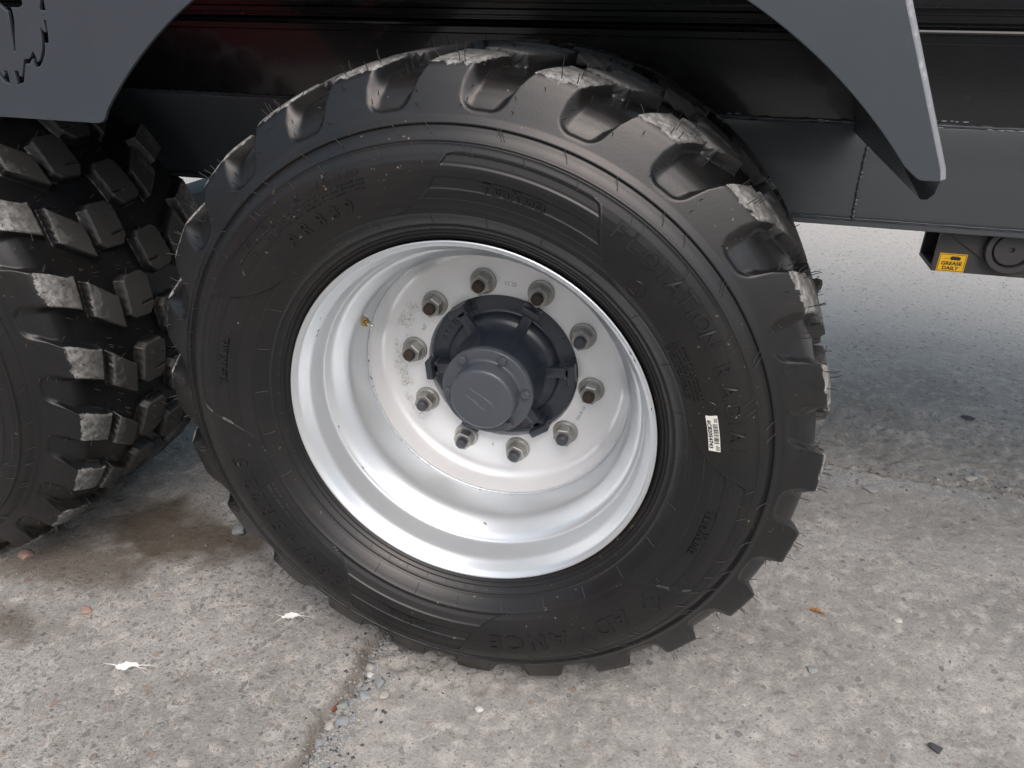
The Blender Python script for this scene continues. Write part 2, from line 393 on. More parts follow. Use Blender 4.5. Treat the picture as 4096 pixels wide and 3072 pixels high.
# ------------------------------------------------------------------ the trailer
ROOT0 = Vector((0, .3, GZ))
trailer = bpy.data.objects.new('farm_trailer', None); COL.objects.link(trailer); trailer.location = ROOT0; trailer.empty_display_size = .1
tag(trailer, 'dark grey farm trailer on big black tyres with a silver wheel rim', 'trailer')
def part(name, me, loc=(0, 0, 0), rot=(0, 0, 0), label=None, kind=None):
    return link(name, me, trailer, Vector(loc) - ROOT0, rot, label, kind)

# ---- tyre
NT_ = 1440
SW = np.array([(.2965, .030), (.2975, .012), (.3005, .004), (.3035, .0015), (.3065, -.001), (.3085, .0005), (.3105, -.0035), (.3130, -.0055), (.3145, -.0045), (.317, -.0085), (.322, -.0135), (.3245, -.0135), (.327, -.0185), (.335, -.0265), (.345, -.0345), (.355, -.0415), (.367, -.0475), (.38, -.052), (.393, -.0548), (.405, -.0558), (.416, -.0545), (.425, -.052),
               (.4340, -.0485), (.4375, -.0480), (.4390, -.0430), (.4425, -.0415), (.449, -.0374), (.4555, -.0310), (.4580, -.0342), (.4600, -.0340), (.467, -.0285)])
def ysw(r): return np.interp(r, SW[:, 0], SW[:, 1])
WIN = np.array([(.345, 30.), (.350, 24.8), (.357, 22.4), (.364, 20.6), (.38, 17.9), (.392, 16.6), (.411, 15.1), (.4235, 13.9), (.4275, 12.2)])
BANDS = ((.4118, .4250), (.3805, .3960), (.3475, .3660))
def disp(th, r):
    """sidewall relief: four windows with sunken bands; th in degrees. returns (depth, band)"""
    rel = (th - 76.0 + 45) % 90 - 45
    hw = np.interp(r, WIN[:, 0], WIN[:, 1]); inr = sstep(r, .3445, .3465) * sstep(r, .4278, .4262)
    a = (hw - np.abs(rel)) * np.pi / 180 * r
    ins = sstep(a, -.0008, .0022) * inr
    b = 0
    for lo, hi in BANDS: b = np.maximum(b, sstep(r, lo - .0008, lo + .0009) * sstep(r, hi + .0008, hi - .0009))
    rim = np.maximum(np.exp(-((a + .0005) / .0016) ** 2) * inr, np.exp(-((r - .345) / .0012) ** 2) * .7)
    return ins * (.0006 + .0016 * b) - .0009 * rim, ins * b
def tread_profiles():
    o = np.array([(-.0285, .467), (-.0170, .492), (-.0065, .513), (-.0005, .523), (.004, .5275), (.012, .5305), (.03, .534), (.06, .538), (.12, .5415), (.235, .543)])
    i = np.array([(-.0285, .467), (-.0165, .4800), (-.0055, .4935), (.0030, .5020), (.0110, .5080), (.0240, .5135), (.0420, .5170), (.067, .5195), (.12, .5220), (.235, .5235)])
    seg = np.hypot(*np.diff(o, axis=0).T); cum = np.concatenate([[0], np.cumsum(seg)])
    s = np.concatenate([np.linspace(0, cum[5], 36)[:-1], np.linspace(cum[5], cum[-1], 86)])
    def cr(p):   # smooth (monotone-ish) interpolation
        out = []
        for c in range(2):
            m = np.gradient(p[:, c], cum); k = np.clip(np.searchsorted(cum, s, 'right') - 1, 0, len(cum) - 2)
            h = cum[k + 1] - cum[k]; t = (s - cum[k]) / h
            out.append((2 * t**3 - 3 * t**2 + 1) * p[k, c] + (t**3 - 2 * t**2 + t) * h * m[k] + (-2 * t**3 + 3 * t**2) * p[k + 1, c] + (t**3 - t**2) * h * m[k + 1])
        return np.stack(out, 1)
    return s, cr(o), cr(i)
LUG0 = 57.6
B2 = np.array([(.090, 58.8), (.142, 53.8), (.137, 47.6), (.078, 52.3)])
B3 = np.array([(.166, 56.4), (.178, 57.2), (.216, 57.0), (.228, 55.7), (.222, 49.6), (.207, 48.0), (.168, 48.4), (.157, 49.6)])
def poly_sd(px, py, poly):
    """signed distance, positive inside (arrays)"""
    d = np.full(px.shape, 1e9); ins = np.zeros(px.shape, bool); n = len(poly)
    for i in range(n):
        ax, ay = poly[i]; bx, by = poly[(i + 1) % n]; ex, ey = bx - ax, by - ay
        t = np.clip(((px - ax) * ex + (py - ay) * ey) / (ex * ex + ey * ey), 0, 1)
        d = np.minimum(d, np.hypot(px - ax - t * ex, py - ay - t * ey))
        c = ((ay > py) != (by > py)) & (px < (bx - ax) * (py - ay) / (by - ay + 1e-12) + ax); ins ^= c
    return np.where(ins, d, -d)
def tyre_grid():
    s, O, I = tread_profiles(); H = len(s)
    th = (np.arange(NT_) * 360 / NT_)
    T, K = np.meshgrid(th, np.arange(H), indexing='ij')
    a = s[K]; yo = O[K, 0]
    # the lattice is sheared so that its columns run along the lug flanks
    shift = np.interp(s, [0, .0276, .046, .0635, .075, .0945, .125], [0, -.1, -.5, -1.5, -2.0, -3.0, -4.7])
    shift = np.where(O[:, 0] > .062, np.interp(O[:, 0], [.062, .074, .142, .156], [-4.7, -4.9, -10.0, -10.2]), shift)
    T = T + shift[None, :]
    ea = np.array([0, .0135, .0276, .046, .0635, .075, .0945, .125, .3])
    eL = np.interp(a, ea, [58.1, 58.6, 58.7, 58.4, 57.5, 57.0, 56.0, 54.3, 54.3]); eU = np.interp(a, ea, [67.2, 66.9, 66.5, 65.7, 64.5, 63.8, 62.8, 61.0, 61.0])
    def half(dth):
        best = np.zeros(T.shape); lab = np.zeros(T.shape, int); pit = np.zeros(T.shape, int)
        for kk in range(-1, 2):
            base = np.floor((T - dth - LUG0 + 0.0) / 15.0) + kk           # pitch number
            t = T - dth - base * 15.0                                     # angle seen in the reference pitch
            rr = .53 * np.pi / 180
            x = np.maximum(eL - t, t - eU) * rr
            yend = .066 + (t - 57.5) * .0016; x = np.maximum(x, (yo - yend) * .9)
            yb = a - .003; R = .024
            x0 = np.maximum(x + .002, 0); y0 = np.maximum(yb, 0)
            d = np.where((x0 < R) & (y0 < R), R - np.hypot(R - x0, R - y0), np.minimum(x0, y0)); d = np.maximum(d, 0)
            w = np.interp(a, [0, .045, .08, .12], [.021, .018, .012, .008])
            tt = (np.sqrt(np.clip(d / w, 0, 1.2) ** 2 + .012) - .1095) / .9; m1 = np.clip(1 - tt, 0, 1) ** 1.9
            P = (T - dth - base * 15.0) * rr * 1.02
            m2 = sstep(poly_sd(yo, P, np.stack([B2[:, 0], B2[:, 1] * rr * 1.02], 1)), -.0050, -.0002)
            m3 = sstep(poly_sd(yo, P, np.stack([B3[:, 0], B3[:, 1] * rr * 1.02], 1)), -.0050, -.0002)
            slit = np.exp(-(((t - 50.6) * rr) / .0011) ** 2) * sstep(np.abs(yo - .207), .016, .012)
            m3 = m3 * (1 - .35 * slit)
            for li, mm in ((1, m1), (2, m2), (3, m3)):
                better = mm > best
                if li == 1: ok = better & (t > eL - 1.6) & (t < eU + 1.6)
                else: ok = better
                lab = np.where(ok & (mm > .03), li, lab); pit = np.where(ok, base.astype(int), pit)
                best = np.maximum(best, mm)
        lab = np.where((a < .0045) & (lab == 1), 0, lab)
        return best, lab, pit
    mA, lA, pA = half(0.0); mB, lB, pB = half(7.5)
    oA, iA = O[K], I[K]
    prA = iA + (oA - iA) * mA[..., None]; prB = iA + (oA - iA) * mB[..., None]
    dirt = np.clip(mA - .75, 0, .25) * 4
    wear = lambda m: np.clip(m - .7, 0, .3) / .3 * sstep(yo, -.007, .014) * sstep(yo, .15, .03)
    dustf = lambda m: np.clip(m - .7, 0, .3) / .3 * sstep(yo, .01, .06)
    # sidewall rows
    rs = np.concatenate([np.array([.2965, .2975, .3005, .3020, .3035, .3050, .3065, .3075, .3085, .3095, .3105, .3117, .3130, .3138, .3145, .3157, .3170, .3195, .322, .3233, .3245, .3257, .327, .331, .335, .338, .341, .3435]), np.arange(.3445, .4300, .00105), np.array([.4310, .4325, .4340, .4350, .4358, .4367, .4375, .4382, .4390, .4405, .4425, .4455, .449, .4525, .4555, .4565, .4575, .4585, .4600, .4620, .464])])
    TT, RRr = np.meshgrid(th, rs, indexing='ij'); dd, bd = disp(TT, RRr); Y = ysw(RRr)
    slope = np.gradient(ysw(rs), rs); nrm = np.stack([-np.ones_like(slope), slope], 1); nrm /= np.hypot(nrm[:, 0], nrm[:, 1])[:, None]   # (ny, nr)
    Ys = Y - dd * nrm[None, :, 0]; Rs = RRr - dd * nrm[None, :, 1]
    mir = lambda p: np.stack([.47 - p[..., 0], p[..., 1]], -1)
    back = mir(prB[:, ::-1][:, 1:])
    far_r = np.array([.455, .44, .42, .40, .37, .34, .31, .298]); farY = .47 - ysw(far_r)
    yy = np.concatenate([Ys, prA[..., 0], back[..., 0], np.tile(farY, (NT_, 1))], 1); rr = np.concatenate([Rs, prA[..., 1], back[..., 1], np.tile(far_r, (NT_, 1))], 1)
    ns = len(rs); z = lambda n: np.zeros((NT_, n))
    W = np.concatenate([z(ns), wear(mA), wear(mB)[:, ::-1][:, 1:], z(len(far_r))], 1); D = np.concatenate([z(ns), dustf(mA), dustf(mB)[:, ::-1][:, 1:], z(len(far_r))], 1)
    Bn = np.concatenate([bd, z(yy.shape[1] - ns)], 1)
    LA = np.concatenate([z(ns).astype(int), lA, np.where(lB > 0, lB + 3, 0)[:, ::-1][:, 1:], z(len(far_r)).astype(int)], 1)
    PT = np.concatenate([z(ns).astype(int), pA, pB[:, ::-1][:, 1:], z(len(far_r)).astype(int)], 1)
    sh_all = np.concatenate([np.zeros(ns), shift, shift[::-1][1:], np.zeros(len(far_r))])
    t = np.radians(th[:, None] + sh_all[None, :])
    P = np.stack([rr * np.cos(t), yy, rr * np.sin(t)], -1)
    du = np.roll(P, -1, 0) - np.roll(P, 1, 0); dv = np.gradient(P, axis=1)
    N = np.cross(dv, du); N /= np.linalg.norm(N, axis=-1, keepdims=True) + 1e-12
    return P, N, W, D, Bn, LA, PT, ns, (s, O)
TP, TN, TW, TD, TB, TL, TPT, NSW, (TS, TO) = tyre_grid()
if (TN[100, 60] @ np.array([0, -1, 0])) < 0: TN = -TN; FLIPT = True
else: FLIPT = False
def tyre_mesh(name, sel):
    nu, nv = TP.shape[:2]; idx = np.arange(nu * nv).reshape(nu, nv)
    Q = np.stack([idx[:, :-1], np.roll(idx, -1, 0)[:, :-1], np.roll(idx, -1, 0)[:, 1:], idx[:, 1:]], -1)
    if not FLIPT: Q = Q[..., ::-1]
    Q = Q[sel].reshape(-1, 4)
    u, inv = np.unique(Q, return_inverse=True); Q = inv.reshape(-1, 4)
    f = lambda A: A.reshape(-1)[u]
    # keep winding consistent with the normals
    V = TP.reshape(-1, 3)[u]; N = TN.reshape(-1, 3)[u]
    fn = np.cross(V[Q[0, 1]] - V[Q[0, 0]], V[Q[0, 2]] - V[Q[0, 0]])
    if fn @ N[Q[0, 0]] < 0: Q = Q[:, ::-1]
    return mesh_np(name, V, np.ascontiguousarray(Q), N, {'wear': f(TW), 'dust': f(TD), 'band': f(TB)}, [RUB])
FL, FP = TL[:, :-1], TPT[:, :-1]
carcass = tyre_mesh('tyre', FL == 0)
def wrap15(k): return (k + 240) % 24
REF = {}
for li in range(1, 7):
    REF[li] = tyre_mesh('tread_lug' if li in (1, 6) else 'tread_block', (FL == li) & (wrap15(FP) == 0))
def rest_mesh(skip):
    """all lugs that are not separate parts, joined"""
    sel = np.zeros(FL.shape, bool)
    for li in range(1, 7):
        for k in range(24):
            if (li, k) not in skip: sel |= (FL == li) & (wrap15(FP) == k)
    return tyre_mesh('hidden_tread', sel)
def build_tyre(loc, rot, label, own):
    t = part('tyre', carcass, loc, (0, -R_(rot), 0), label)
    for (li, k) in own:
        link('tread_lug' if li in (1, 6) else 'tread_block', REF[li], t, (0, 0, 0), (0, -R_(15 * k), 0))
    link('tread_underside', rest_mesh(set(own)), t, kind='stuff')
    return t
def kang(k, c): return ((c + 15 * k + 180) % 360) - 180
own_main = [(1, k) for k in range(24)] + [(2, k) for k in range(24) if -45 < kang(k, 53) < 130] + [(3, k) for k in range(24) if -30 < kang(k, 53) < 125] + [(4, k) for k in range(24) if -20 < kang(k, 60) < 120]
own_left = [(li, k) for li in (1, 2, 3, 4) for k in range(24) if -62 < kang(k, 57) < 75]
tyre = build_tyre((0, 0, 0), 0.0, 'whole black tyre in the middle with chunky shoulder lugs and raised lettering', own_main)
tyre2 = build_tyre((LX, 0, 0), .5, 'black tyre cut off by the left edge, seen on its blocky tread', own_left)

# ---- raised lettering on the sidewall
def surf_pt(th_deg, r, off):
    y = float(ysw(r)); d, _ = disp(np.array(th_deg), np.array(r)); t = R_(th_deg)
    return (r * math.cos(t), y + float(d) * .96 - off, r * math.sin(t))
def arc_letters(mb, items, r0, cap, depth=.0021, bold=.012, wide=1.0, sink=.0006, yoff=None):
    for ch, th in items:
        V, F, w = text_geo(ch, bold, 1.0); out = []
        for x, y, z in V:
            r = r0 + y * cap; t = th - math.degrees(x * cap * wide / (r0 + cap * .5))
            out.append(surf_pt(t, r, (-sink + z * (depth + sink)) if yoff is None else yoff + z * depth))
        mb.add(out, F)
def spread(s, th0, th1, step=None):
    n = len(s); return [(c, th0 + (th1 - th0) * i / max(1, n - 1)) for i, c in enumerate(s) if c != ' ']
def word(s, thc, r0, cap, gap=.16, bold=.012, wide=1.0):
    """letters with their own widths, centred on thc, reading clockwise"""
    ws = [(text_geo(c, bold, 1.0)[2] if c != ' ' else .35) * wide + gap for c in s]; tot = sum(ws); x = -tot / 2; res = []
    for c, w in zip(s, ws):
        if c != ' ': res.append((c, thc - math.degrees((x + w / 2) * cap / (r0 + cap * .5))))
        x += w
    return res
let = MB()
arc_letters(let, list(zip('FLOTATION', (57.0, 53.4, 49.4, 46.0, 43.2, 40.1, 37.7, 35.0, 31.6))), .4005, .0245)
LETS = [let]
def new_let():
    global let
    let = MB(); LETS.append(let)
arc_letters(let, list(zip('RADIAL', (25.0, 20.9, 16.8, 13.9, 11.3, 7.4))), .4005, .0225)
new_let(); arc_letters(let, list(zip('ADVANCE', (-45.6, -51.0, -56.4, -62.8, -69.0, -74.9, -80.2))), .3795, .0285, bold=.03, wide=1.12)
new_let(); arc_letters(let, list(zip('560/45R22.5', (-124.9, -129.4, -134.0, -137.6, -141.2, -145.9, -150.9, -155.2, -159.2, -162.0, -165.2))), .3800, .0260)
new_let(); arc_letters(let, list(zip('AR839', (127.8, 123.4, 119.3, 115.4, 111.7))), .3655, .0185)
for c in (76, 166, -14, -104): new_let(); arc_letters(let, word('TeraXenta', c + .6, .3822, .0122, .13, .02), .3822, .0122, depth=.0024, bold=.03)
new_let(); arc_letters(let, word('AG 16.00', 111.5, .4105, .0105, .3), .4105, .0105, depth=.0008)
new_let(); arc_letters(let, word('TUBELESS', 149.0, .3690, .0075, .25) if False else word('M', 121.0, .4085, .0100), .4085, .0100, depth=.0008)
new_let()
# maker's diamond, round marks and the framed panel
def arc_line(mb, pts, rad=.0007):
    mb.tube([surf_pt(t, r, .0003) for t, r in pts], rad, 5)
for c, rc, sz in ((-36.0, .3935, .017),):
    q = [(c + 2.6, rc), (c, rc + sz), (c - 2.6, rc), (c, rc - sz)]
    arc_line(let, q + [q[0]], .0010); arc_line(let, [(c + .9, rc - .006), (c + .2, rc + .007), (c - .6, rc - .006)], .0010)
for c, rc, rad in ((47.2, .3675, .0125), (17.7, .3795, .0100)):
    new_let()
    arc_line(let, [(c + math.degrees(rad * math.cos(a) / rc), rc + rad * math.sin(a)) for a in np.linspace(0, 2 * math.pi, 25)])
tr = [(47.2 + 1.0, .362), (47.2, .375), (47.2 - 1.0, .362)]; arc_line(let, tr + [tr[0]])
def rline(a, b, n=10): return [(a[0] + (b[0] - a[0]) * i / n, a[1] + (b[1] - a[1]) * i / n) for i in range(n + 1)]
new_let()
for ra in (.419, .4035, .388): arc_line(let, rline((128.6, ra), (142.0, ra)))
arc_line(let, rline((128.6, .388), (128.6, .419))); new_let()
arc_letters(let, word('O', 131.0, .4070, .0085) + word('TWI', 137.0, .4070, .0085, .25), .4070, .0085, depth=.0008)
arc_letters(let, word('C', 131.3, .3915, .0085) + word('1521', 137.4, .3915, .0085, .25), .3915, .0085, depth=.0008)
for l_ in LETS: link('raised_lettering', l_.mesh('raised_lettering', RUB, True, 30), tyre)

# small moulded print lines (too small to read): rows of low bumps
mb = MB(); rg = random.Random(3)
for (t0, t1, rows) in ((106, 133, (.4020, .3965, .3910)), (33.5, 19.5, (.3660, .3605, .3550, .3500, .3720)), (-131, -157, (.3640, .3560))):
    for ra in rows:
        t = t0; sg = 1 if t1 > t0 else -1
        while (t1 - t) * sg > 0:
            w = rg.uniform(.22, .42)
            if rg.random() > .14:
                for q in range(2):
                    tt = t + sg * w * (.25 + .5 * q); arc = [surf_pt(tt, ra, .0003), surf_pt(tt + rg.uniform(-.1, .1), ra + rg.uniform(.0022, .0036), .0003)]
                    mb.tube(arc, .0005, 4)
            t += sg * (w + .16)
link('moulded_print', mb.mesh('moulded_print', RUB, True, 60), tyre, kind='stuff')

# rubber whiskers and vent lines
def whiskers(seed):
    rg = random.Random(seed); mb = MB(); nu, nv = TP.shape[:2]
    H = len(TS)
    def hair(i, j, L, bend=.25):
        p = Vector(TP[i % nu, j]); n = Vector(TN[i % nu, j]).normalized()
        tx = Vector((rg.uniform(-1, 1), rg.uniform(-1, 1), rg.uniform(-1, 1))) * bend
        d2 = (n + tx).normalized()
        mb.tube([p - n * .001, p + n * L * .5, p + (n * .5 + d2 * .5) * L], [.00072, .00062, .0005], 4)
    for k in range(24):
        for th_e, offs in ((57.9, .25), (66.0, -.4), (61.5, 0)):
            for a in (.012, .030, .050, .070, .086, .104):
                if rg.random() < .80 and not (th_e == 61.5 and a < .065):
                    j = NSW + int(np.searchsorted(TS, a)); the = th_e if a < .04 or th_e < 60 else 63.2
                    i = int(round((the + offs + (rg.uniform(-.3, .3) if a < .06 else rg.uniform(-3.4, 3.4)) + 15 * k) / 360 * nu))
                    hair(i, j, rg.uniform(.007, .012) + (.004 if a > .06 else 0))
        for y, tl in ((.10, (50, 57)), (.125, (48.5, 56)), (.18, (49, 56)), (.21, (49, 56)), (.26, (57, 63)), (.30, (57, 63))):
            j = NSW + int(np.argmin(np.abs((TO[:, 0]) - (y if y < .235 else .47 - y)))); 
            if y > .235: j = NSW + 2 * H - 2 - (j - NSW)
            for q in range(3):
                i = int(round((rg.uniform(*tl) + 15 * k) / 360 * nu)); hair(i, j, rg.uniform(.008, .015))
        for q in range(2):
            i = int(round((rg.uniform(0, 15) + 15 * k) / 360 * nu)); j = int(np.argmin(np.abs(np.array(ysw(.459)) - TP[0, :NSW, 1])));
            th = (i / nu * 360); mb.tube([surf_pt(th, .4600, .0002), surf_pt(th - .8, .4520, .0020), surf_pt(th - 1.3, .4470, .0024)], .0005, 4)
            th2 = th + rg.uniform(2, 6); mb.tube([surf_pt(th2, .4375, .0006), surf_pt(th2 - .5, .4300, .0012), surf_pt(th2 - .9, .4240, .0012)], .0005, 4)
    for k in range(54):
        th = k * 360 / 54 + 2.0 + rg.uniform(-.3, .3)
        if k % 2 == 0: mb.tube([surf_pt(th, .3285, .0003), surf_pt(th + .05, .3360, .0004), surf_pt(th, .3430, .0005)], .00062, 4)
        mb.tube([surf_pt(th + 1.5, .3145, .0003), surf_pt(th + 1.6, .3185, .0012)], .0005, 4)
    for k in range(45):
        th = rg.uniform(0, 360); r = rg.uniform(.35, .425); mb.tube([surf_pt(th, r, .0002), surf_pt(th + rg.uniform(-.5, .5), r + rg.uniform(.003, .007), .0012)], .0004, 4)
    return mb.mesh('rubber_whiskers', WHISK, True, 80)
wm = whiskers(5)
link('rubber_whiskers', wm, tyre, kind='stuff'); link('rubber_whiskers', wm, tyre2, kind='stuff')

# ---- barcode label on the sidewall
def sticker():
    mb = MB(); tc, rc, L, H = 12.0, .3800, .0545, .0155
    def pt(x, y, off):          # x along the letters (clockwise), y outward
        r = rc + y; return surf_pt(tc - math.degrees(x / rc), r, off)
    n = 10; V = []; F = []
    for i in range(n + 1):
        x = -L / 2 + L * i / n
        V += [pt(x, -H / 2, .0013), pt(x, H / 2, .0013), pt(x, -H / 2, -.0004), pt(x, H / 2, -.0004)]
    for i in range(n):
        a, b = i * 4, (i + 1) * 4; F += [(a, a + 1, b + 1, b), (a + 2, b + 2, b + 3, a + 3), (a, b, b + 2, a + 2), (a + 1, a + 3, b + 3, b + 1)]
    F += [(0, 2, 3, 1), (n * 4, n * 4 + 1, n * 4 + 3, n * 4 + 2)]
    mb.add(V, F, 0)
    def txt(s, xc, y0, cap, stretch, bold):
        V, F, w = text_geo(s, bold, 1.0)
        mb.add([pt(xc + x * cap * stretch, y0 + y * cap, .00125 + z * .00025) for x, y, z in V], F, 1)
    w = text_geo('6C82054743', .02, 1.0)[2]; cap = .0052
    txt('6C82054743', .001, -.0066, cap, .0435 / (w * cap), .02)
    txt('6C82', -.0205, .0028, .0019, 1.0, .0); txt('054743', .0215, .0026, .0019, 1.0, .0)
    rg = random.Random(9); x = -.0150
    while x < .0140:
        wd = rg.choice((.0003, .0003, .0006, .0009))
        mb.add([pt(x, .0002, .0015), pt(x + wd, .0002, .0015), pt(x + wd, .0066, .0015), pt(x, .0066, .0015)], [(0, 1, 2, 3)], 1); x += wd + rg.choice((.0004, .0005, .0009))
    for sx in (-.0205, .0225):
        for q in range(3):
            cx = sx + (q - 1) * .0022; cy = .0060 - .0 * q; e = .00075
            mb.add([pt(cx - e, cy - e, .0015), pt(cx + e, cy - e, .0015), pt(cx + e, cy + e, .0015), pt(cx - e, cy + e, .0015)], [(0, 1, 2, 3)], 1)
    return mb.mesh('barcode_label', [LABELW, INK], False)
link('barcode_label', sticker(), tyre, label='white barcode sticker reading 6C82054743 on the tyre sidewall')

# ---- rim
def rim_mesh():
    P = [(.012, .2950), (.004, .2965), (.0012, .2980), (-.0008, .2985), (-.0022, .2970), (-.0020, .2950), (.0000, .2935), (.0016, .2922), (.0028, .2905), (.0045, .2890), (.0070, .2875), (.0130, .2845), (.0200, .2808), (.0240, .2786), (.0275, .2776), (.0320, .2770), (.045, .2758), (.0600, .2744), (.0660, .2738), (.0680, .2722), (.0690, .2695), (.0712, .2664), (.0800, .2605), (.0900, .2540), (.0970, .2498), (.1020, .2473), (.1070, .2455), (.1130, .2442), (.1200, .2436), (.1350, .2432), (.1650, .2425), (.1950, .2422), (.2500, .2420), (.3400, .2425), (.38, .255), (.45, .288), (.4700, .2985)]
    Q = []
    for (a, b) in zip(P[:-1], P[1:]):
        Q.append(a)
    Q.append(P[-1])
    outer = [(y, r + .007) for y, r in reversed(P[8:])]
    mb = MB(); mb.revolve(P + outer, 192, 0, closed=True); return mb.mesh('wheel_rim', SILV, True, 50)
rim = part('wheel_rim', rim_mesh(), label='silver painted deep dish steel wheel rim')
def disc_mesh():
    P = [(.2350, .1405), (.2222, .1405), (.2212, .1412), (.2208, .1425), (.2208, .1600), (.2208, .1850), (.2208, .2020), (.2206, .2080), (.2196, .2140), (.2172, .2205), (.2130, .2265), (.2070, .2315), (.1990, .2355), (.1880, .2390), (.1760, .2420), (.176, .2435), (.21, .2435), (.235, .225), (.235, .1405)]
    mb = MB(); mb.revolve(P[::-1], 160); return mb.mesh('wheel_disc', SILVD, True, 50)
disc = link('wheel_disc', disc_mesh(), rim)
def weld_ring():
    V = []; n = 420; F = []; m = 7; rg = np.random.default_rng(2); w = np.convolve(rg.random(n + 40), np.ones(5) / 5, 'same')[:n]
    for i in range(n):
        t = 2 * math.pi * i / n; q = .0022 + .0011 * (w[i] - .5) + .0004 * math.sin(i * 1.9)
        for j in range(m):
            a = 2 * math.pi * j / m; r = .2408 + q * math.cos(a) - (.0008 if j in (1, 5) else 0); V.append((r * math.cos(t), .1750 + 1.35 * q * math.sin(a) + .0006 * math.sin(t * 3), r * math.sin(t)))
    for i in range(n):
        for j in range(m): F.append((i * m + j, ((i + 1) % n) * m + j, ((i + 1) % n) * m + (j + 1) % m, i * m + (j + 1) % m))
    mb = MB().add(V, F); return mb.mesh('weld_bead', SILV, True, 80)
link('weld_bead', weld_ring(), rim)
# rubber smears on the rim
mb = MB(); rg = random.Random(4)
for th, r, y, L in ((148, .2830, .018, .006), (153.5, .2790, .024, .006), (155.5, .2790, .025, .007), (160, .2945, .0005, .004), (187, .2395, .172, .007), (191, .2395, .173, .006), (178.5, .2395, .171, .005), (197, .2690, .069, .004), (216, .2690, .069, .004), (33, .2950, -.0015, .007), (30.5, .2950, -.0015, .005), (15, .2950, -.0015, .005)):
    t0 = th; pts = [((r - .0006) * math.cos(R_(t0 + L / r * 57.3 * s)), y + .0025 * s * rg.uniform(-1, 1), (r - .0006) * math.sin(R_(t0 + L / r * 57.3 * s))) for s in (-.5, -.1, .3, .5)]
    mb.tube(pts, [.0004, .0009, .0008, .0003], 5)
link('rubber_smear', mb.mesh('rubber_smear', INK, True, 80), rim, kind='stuff')
# stamped marks on the disc
def stamp(items, parent, name, y, depth, m, bold=0.0):
    mb = MB()
    for s, th, r, cap, rot in items:
        V, F, w = text_geo(s, bold, 1.0); c, sn = math.cos(R_(rot)), math.sin(R_(rot)); cx, cz = r * math.cos(R_(th)), r * math.sin(R_(th))
        mb.add([(cx + (x * c - (yy - .5) * sn) * cap, y - z * depth, cz + (x * sn + (yy - .5) * c) * cap) for x, yy, z in V], F)
    return link(name, mb.mesh(name, m, False), parent)
for it in (('12 25', 84.5, .164, .0072, -5), ('N7', 156.5, .160, .0075, 62), ('0', -95.8, .165, .0060, 0), ('ET 68 M22', -25.5, .166, .0052, -112)): stamp([it], disc, 'stamped_mark', .2207, .0003, STAMP)

# valve
def valve_mesh():
    mb = MB()
    mb.revolve([(0, 0.0), (0, .0092), (.0030, .0098), (.0055, .0085), (.0060, .0062)], 20, 0)
    mb.hexa(.0072, .0142, .0058, .1, 0)
    mb.revolve([(.0135, .0055), (.0165, .0046), (.0185, .0046), (.0300, .0044), (.0310, .0040)], 16, 0)
    mb.revolve([(.0195, .0044), (.0200, .0052), (.0330, .0052), (.0350, .0036), (.0351, .0020), (.0385, .0018), (.0387, 0.0)], 16, 1)
    return mb.mesh('tyre_valve', [BRASS, NICK], True, 40)
va = Vector((.2425 * math.cos(R_(155.0)), .1290, .2425 * math.sin(R_(155.0)))); vb = Vector((.2120 * math.cos(R_(149.9)), .0975, .2120 * math.sin(R_(149.9))))
vv = link('tyre_valve', valve_mesh(), rim, va); vv.scale = (.82, .95, .82); vv.rotation_euler = (vb - va).to_track_quat('Y', 'Z').to_euler()

# ---- wheel nuts
def nut_mesh():
    mb = MB(); mb.hexa(.0184, -.0272, -.0060, .09); return mb.mesh('wheel_nut', ZINC, True, 30)
def washer_mesh():
    mb = MB(); mb.revolve([(-.0004, .0235), (-.0030, .0236), (-.0044, .0228), (-.0052, .0205), (-.0066, .0192), (-.0070, .0150)][::-1], 40); return mb.mesh('washer', ZINC, True, 25)
def stud_mesh(rusty):
    mb = MB()
    mb.revolve([(-.0393, 0.0), (-.0396, .0060), (-.0388, .0085), (-.0360, .0104), (-.0300, .0106)], 24, 1 if rusty else 0)
    mb.revolve([(-.0300, .0106), (-.0262, .0106)], 24, 0)
    return mb.mesh('stud', [STUDP, RUST], True, 40)
nm, wmh, s0, s1 = nut_mesh(), washer_mesh(), stud_mesh(False), stud_mesh(True)
rg = random.Random(12)
for k in range(10):
    th = 101.46 - 36 * k; p = (.1675 * math.cos(R_(th)), .2208, .1675 * math.sin(R_(th)))
    nut = part('wheel_nut', nm, p, (0, rg.uniform(0, 1.05), 0)); link('washer', wmh, nut); link('stud', s1 if k in (0, 1, 8, 9, 3) else s0, nut)

# ---- hub
def hub_mesh():
    mb = MB()
    mb.revolve([(.2600, .1385), (.2380, .1385), (.2350, .1365), (.2345, .1310), (.2345, .1100), (.2325, .1060), (.2270, .1040), (.2205, .1015), (.2165, .0965), (.2145, .0920), (.2100, .0868), (.2020, .0825), (.1850, .0792), (.1600, .0770), (.1440, .0762), (.1365, .0760)][::-1], 120)
    return mb.mesh('wheel_hub', HUBP, True, 40)
hub = part('wheel_hub', hub_mesh(), label='dark blue grey cast hub with six lugs inside the rim')
def lug_mesh():
    mb = MB()
    mb.box((.080, .2080, -.0100), (.1290, .2380, .0100), bev=.0040)
    mb.box((.1265, .1960, -.0180), (.1395, .2400, .0180), bev=.0022)
    mb.box((.1180, .2080, -.0135), (.1280, .2380, .0135), bev=.003)
    return mb.mesh('hub_lug', HUBP, True, 40)
lm = lug_mesh()
for k in range(6): link('hub_lug', lm, hub, (0, 0, 0), (0, -R_(65.3 + 60 * k), 0))
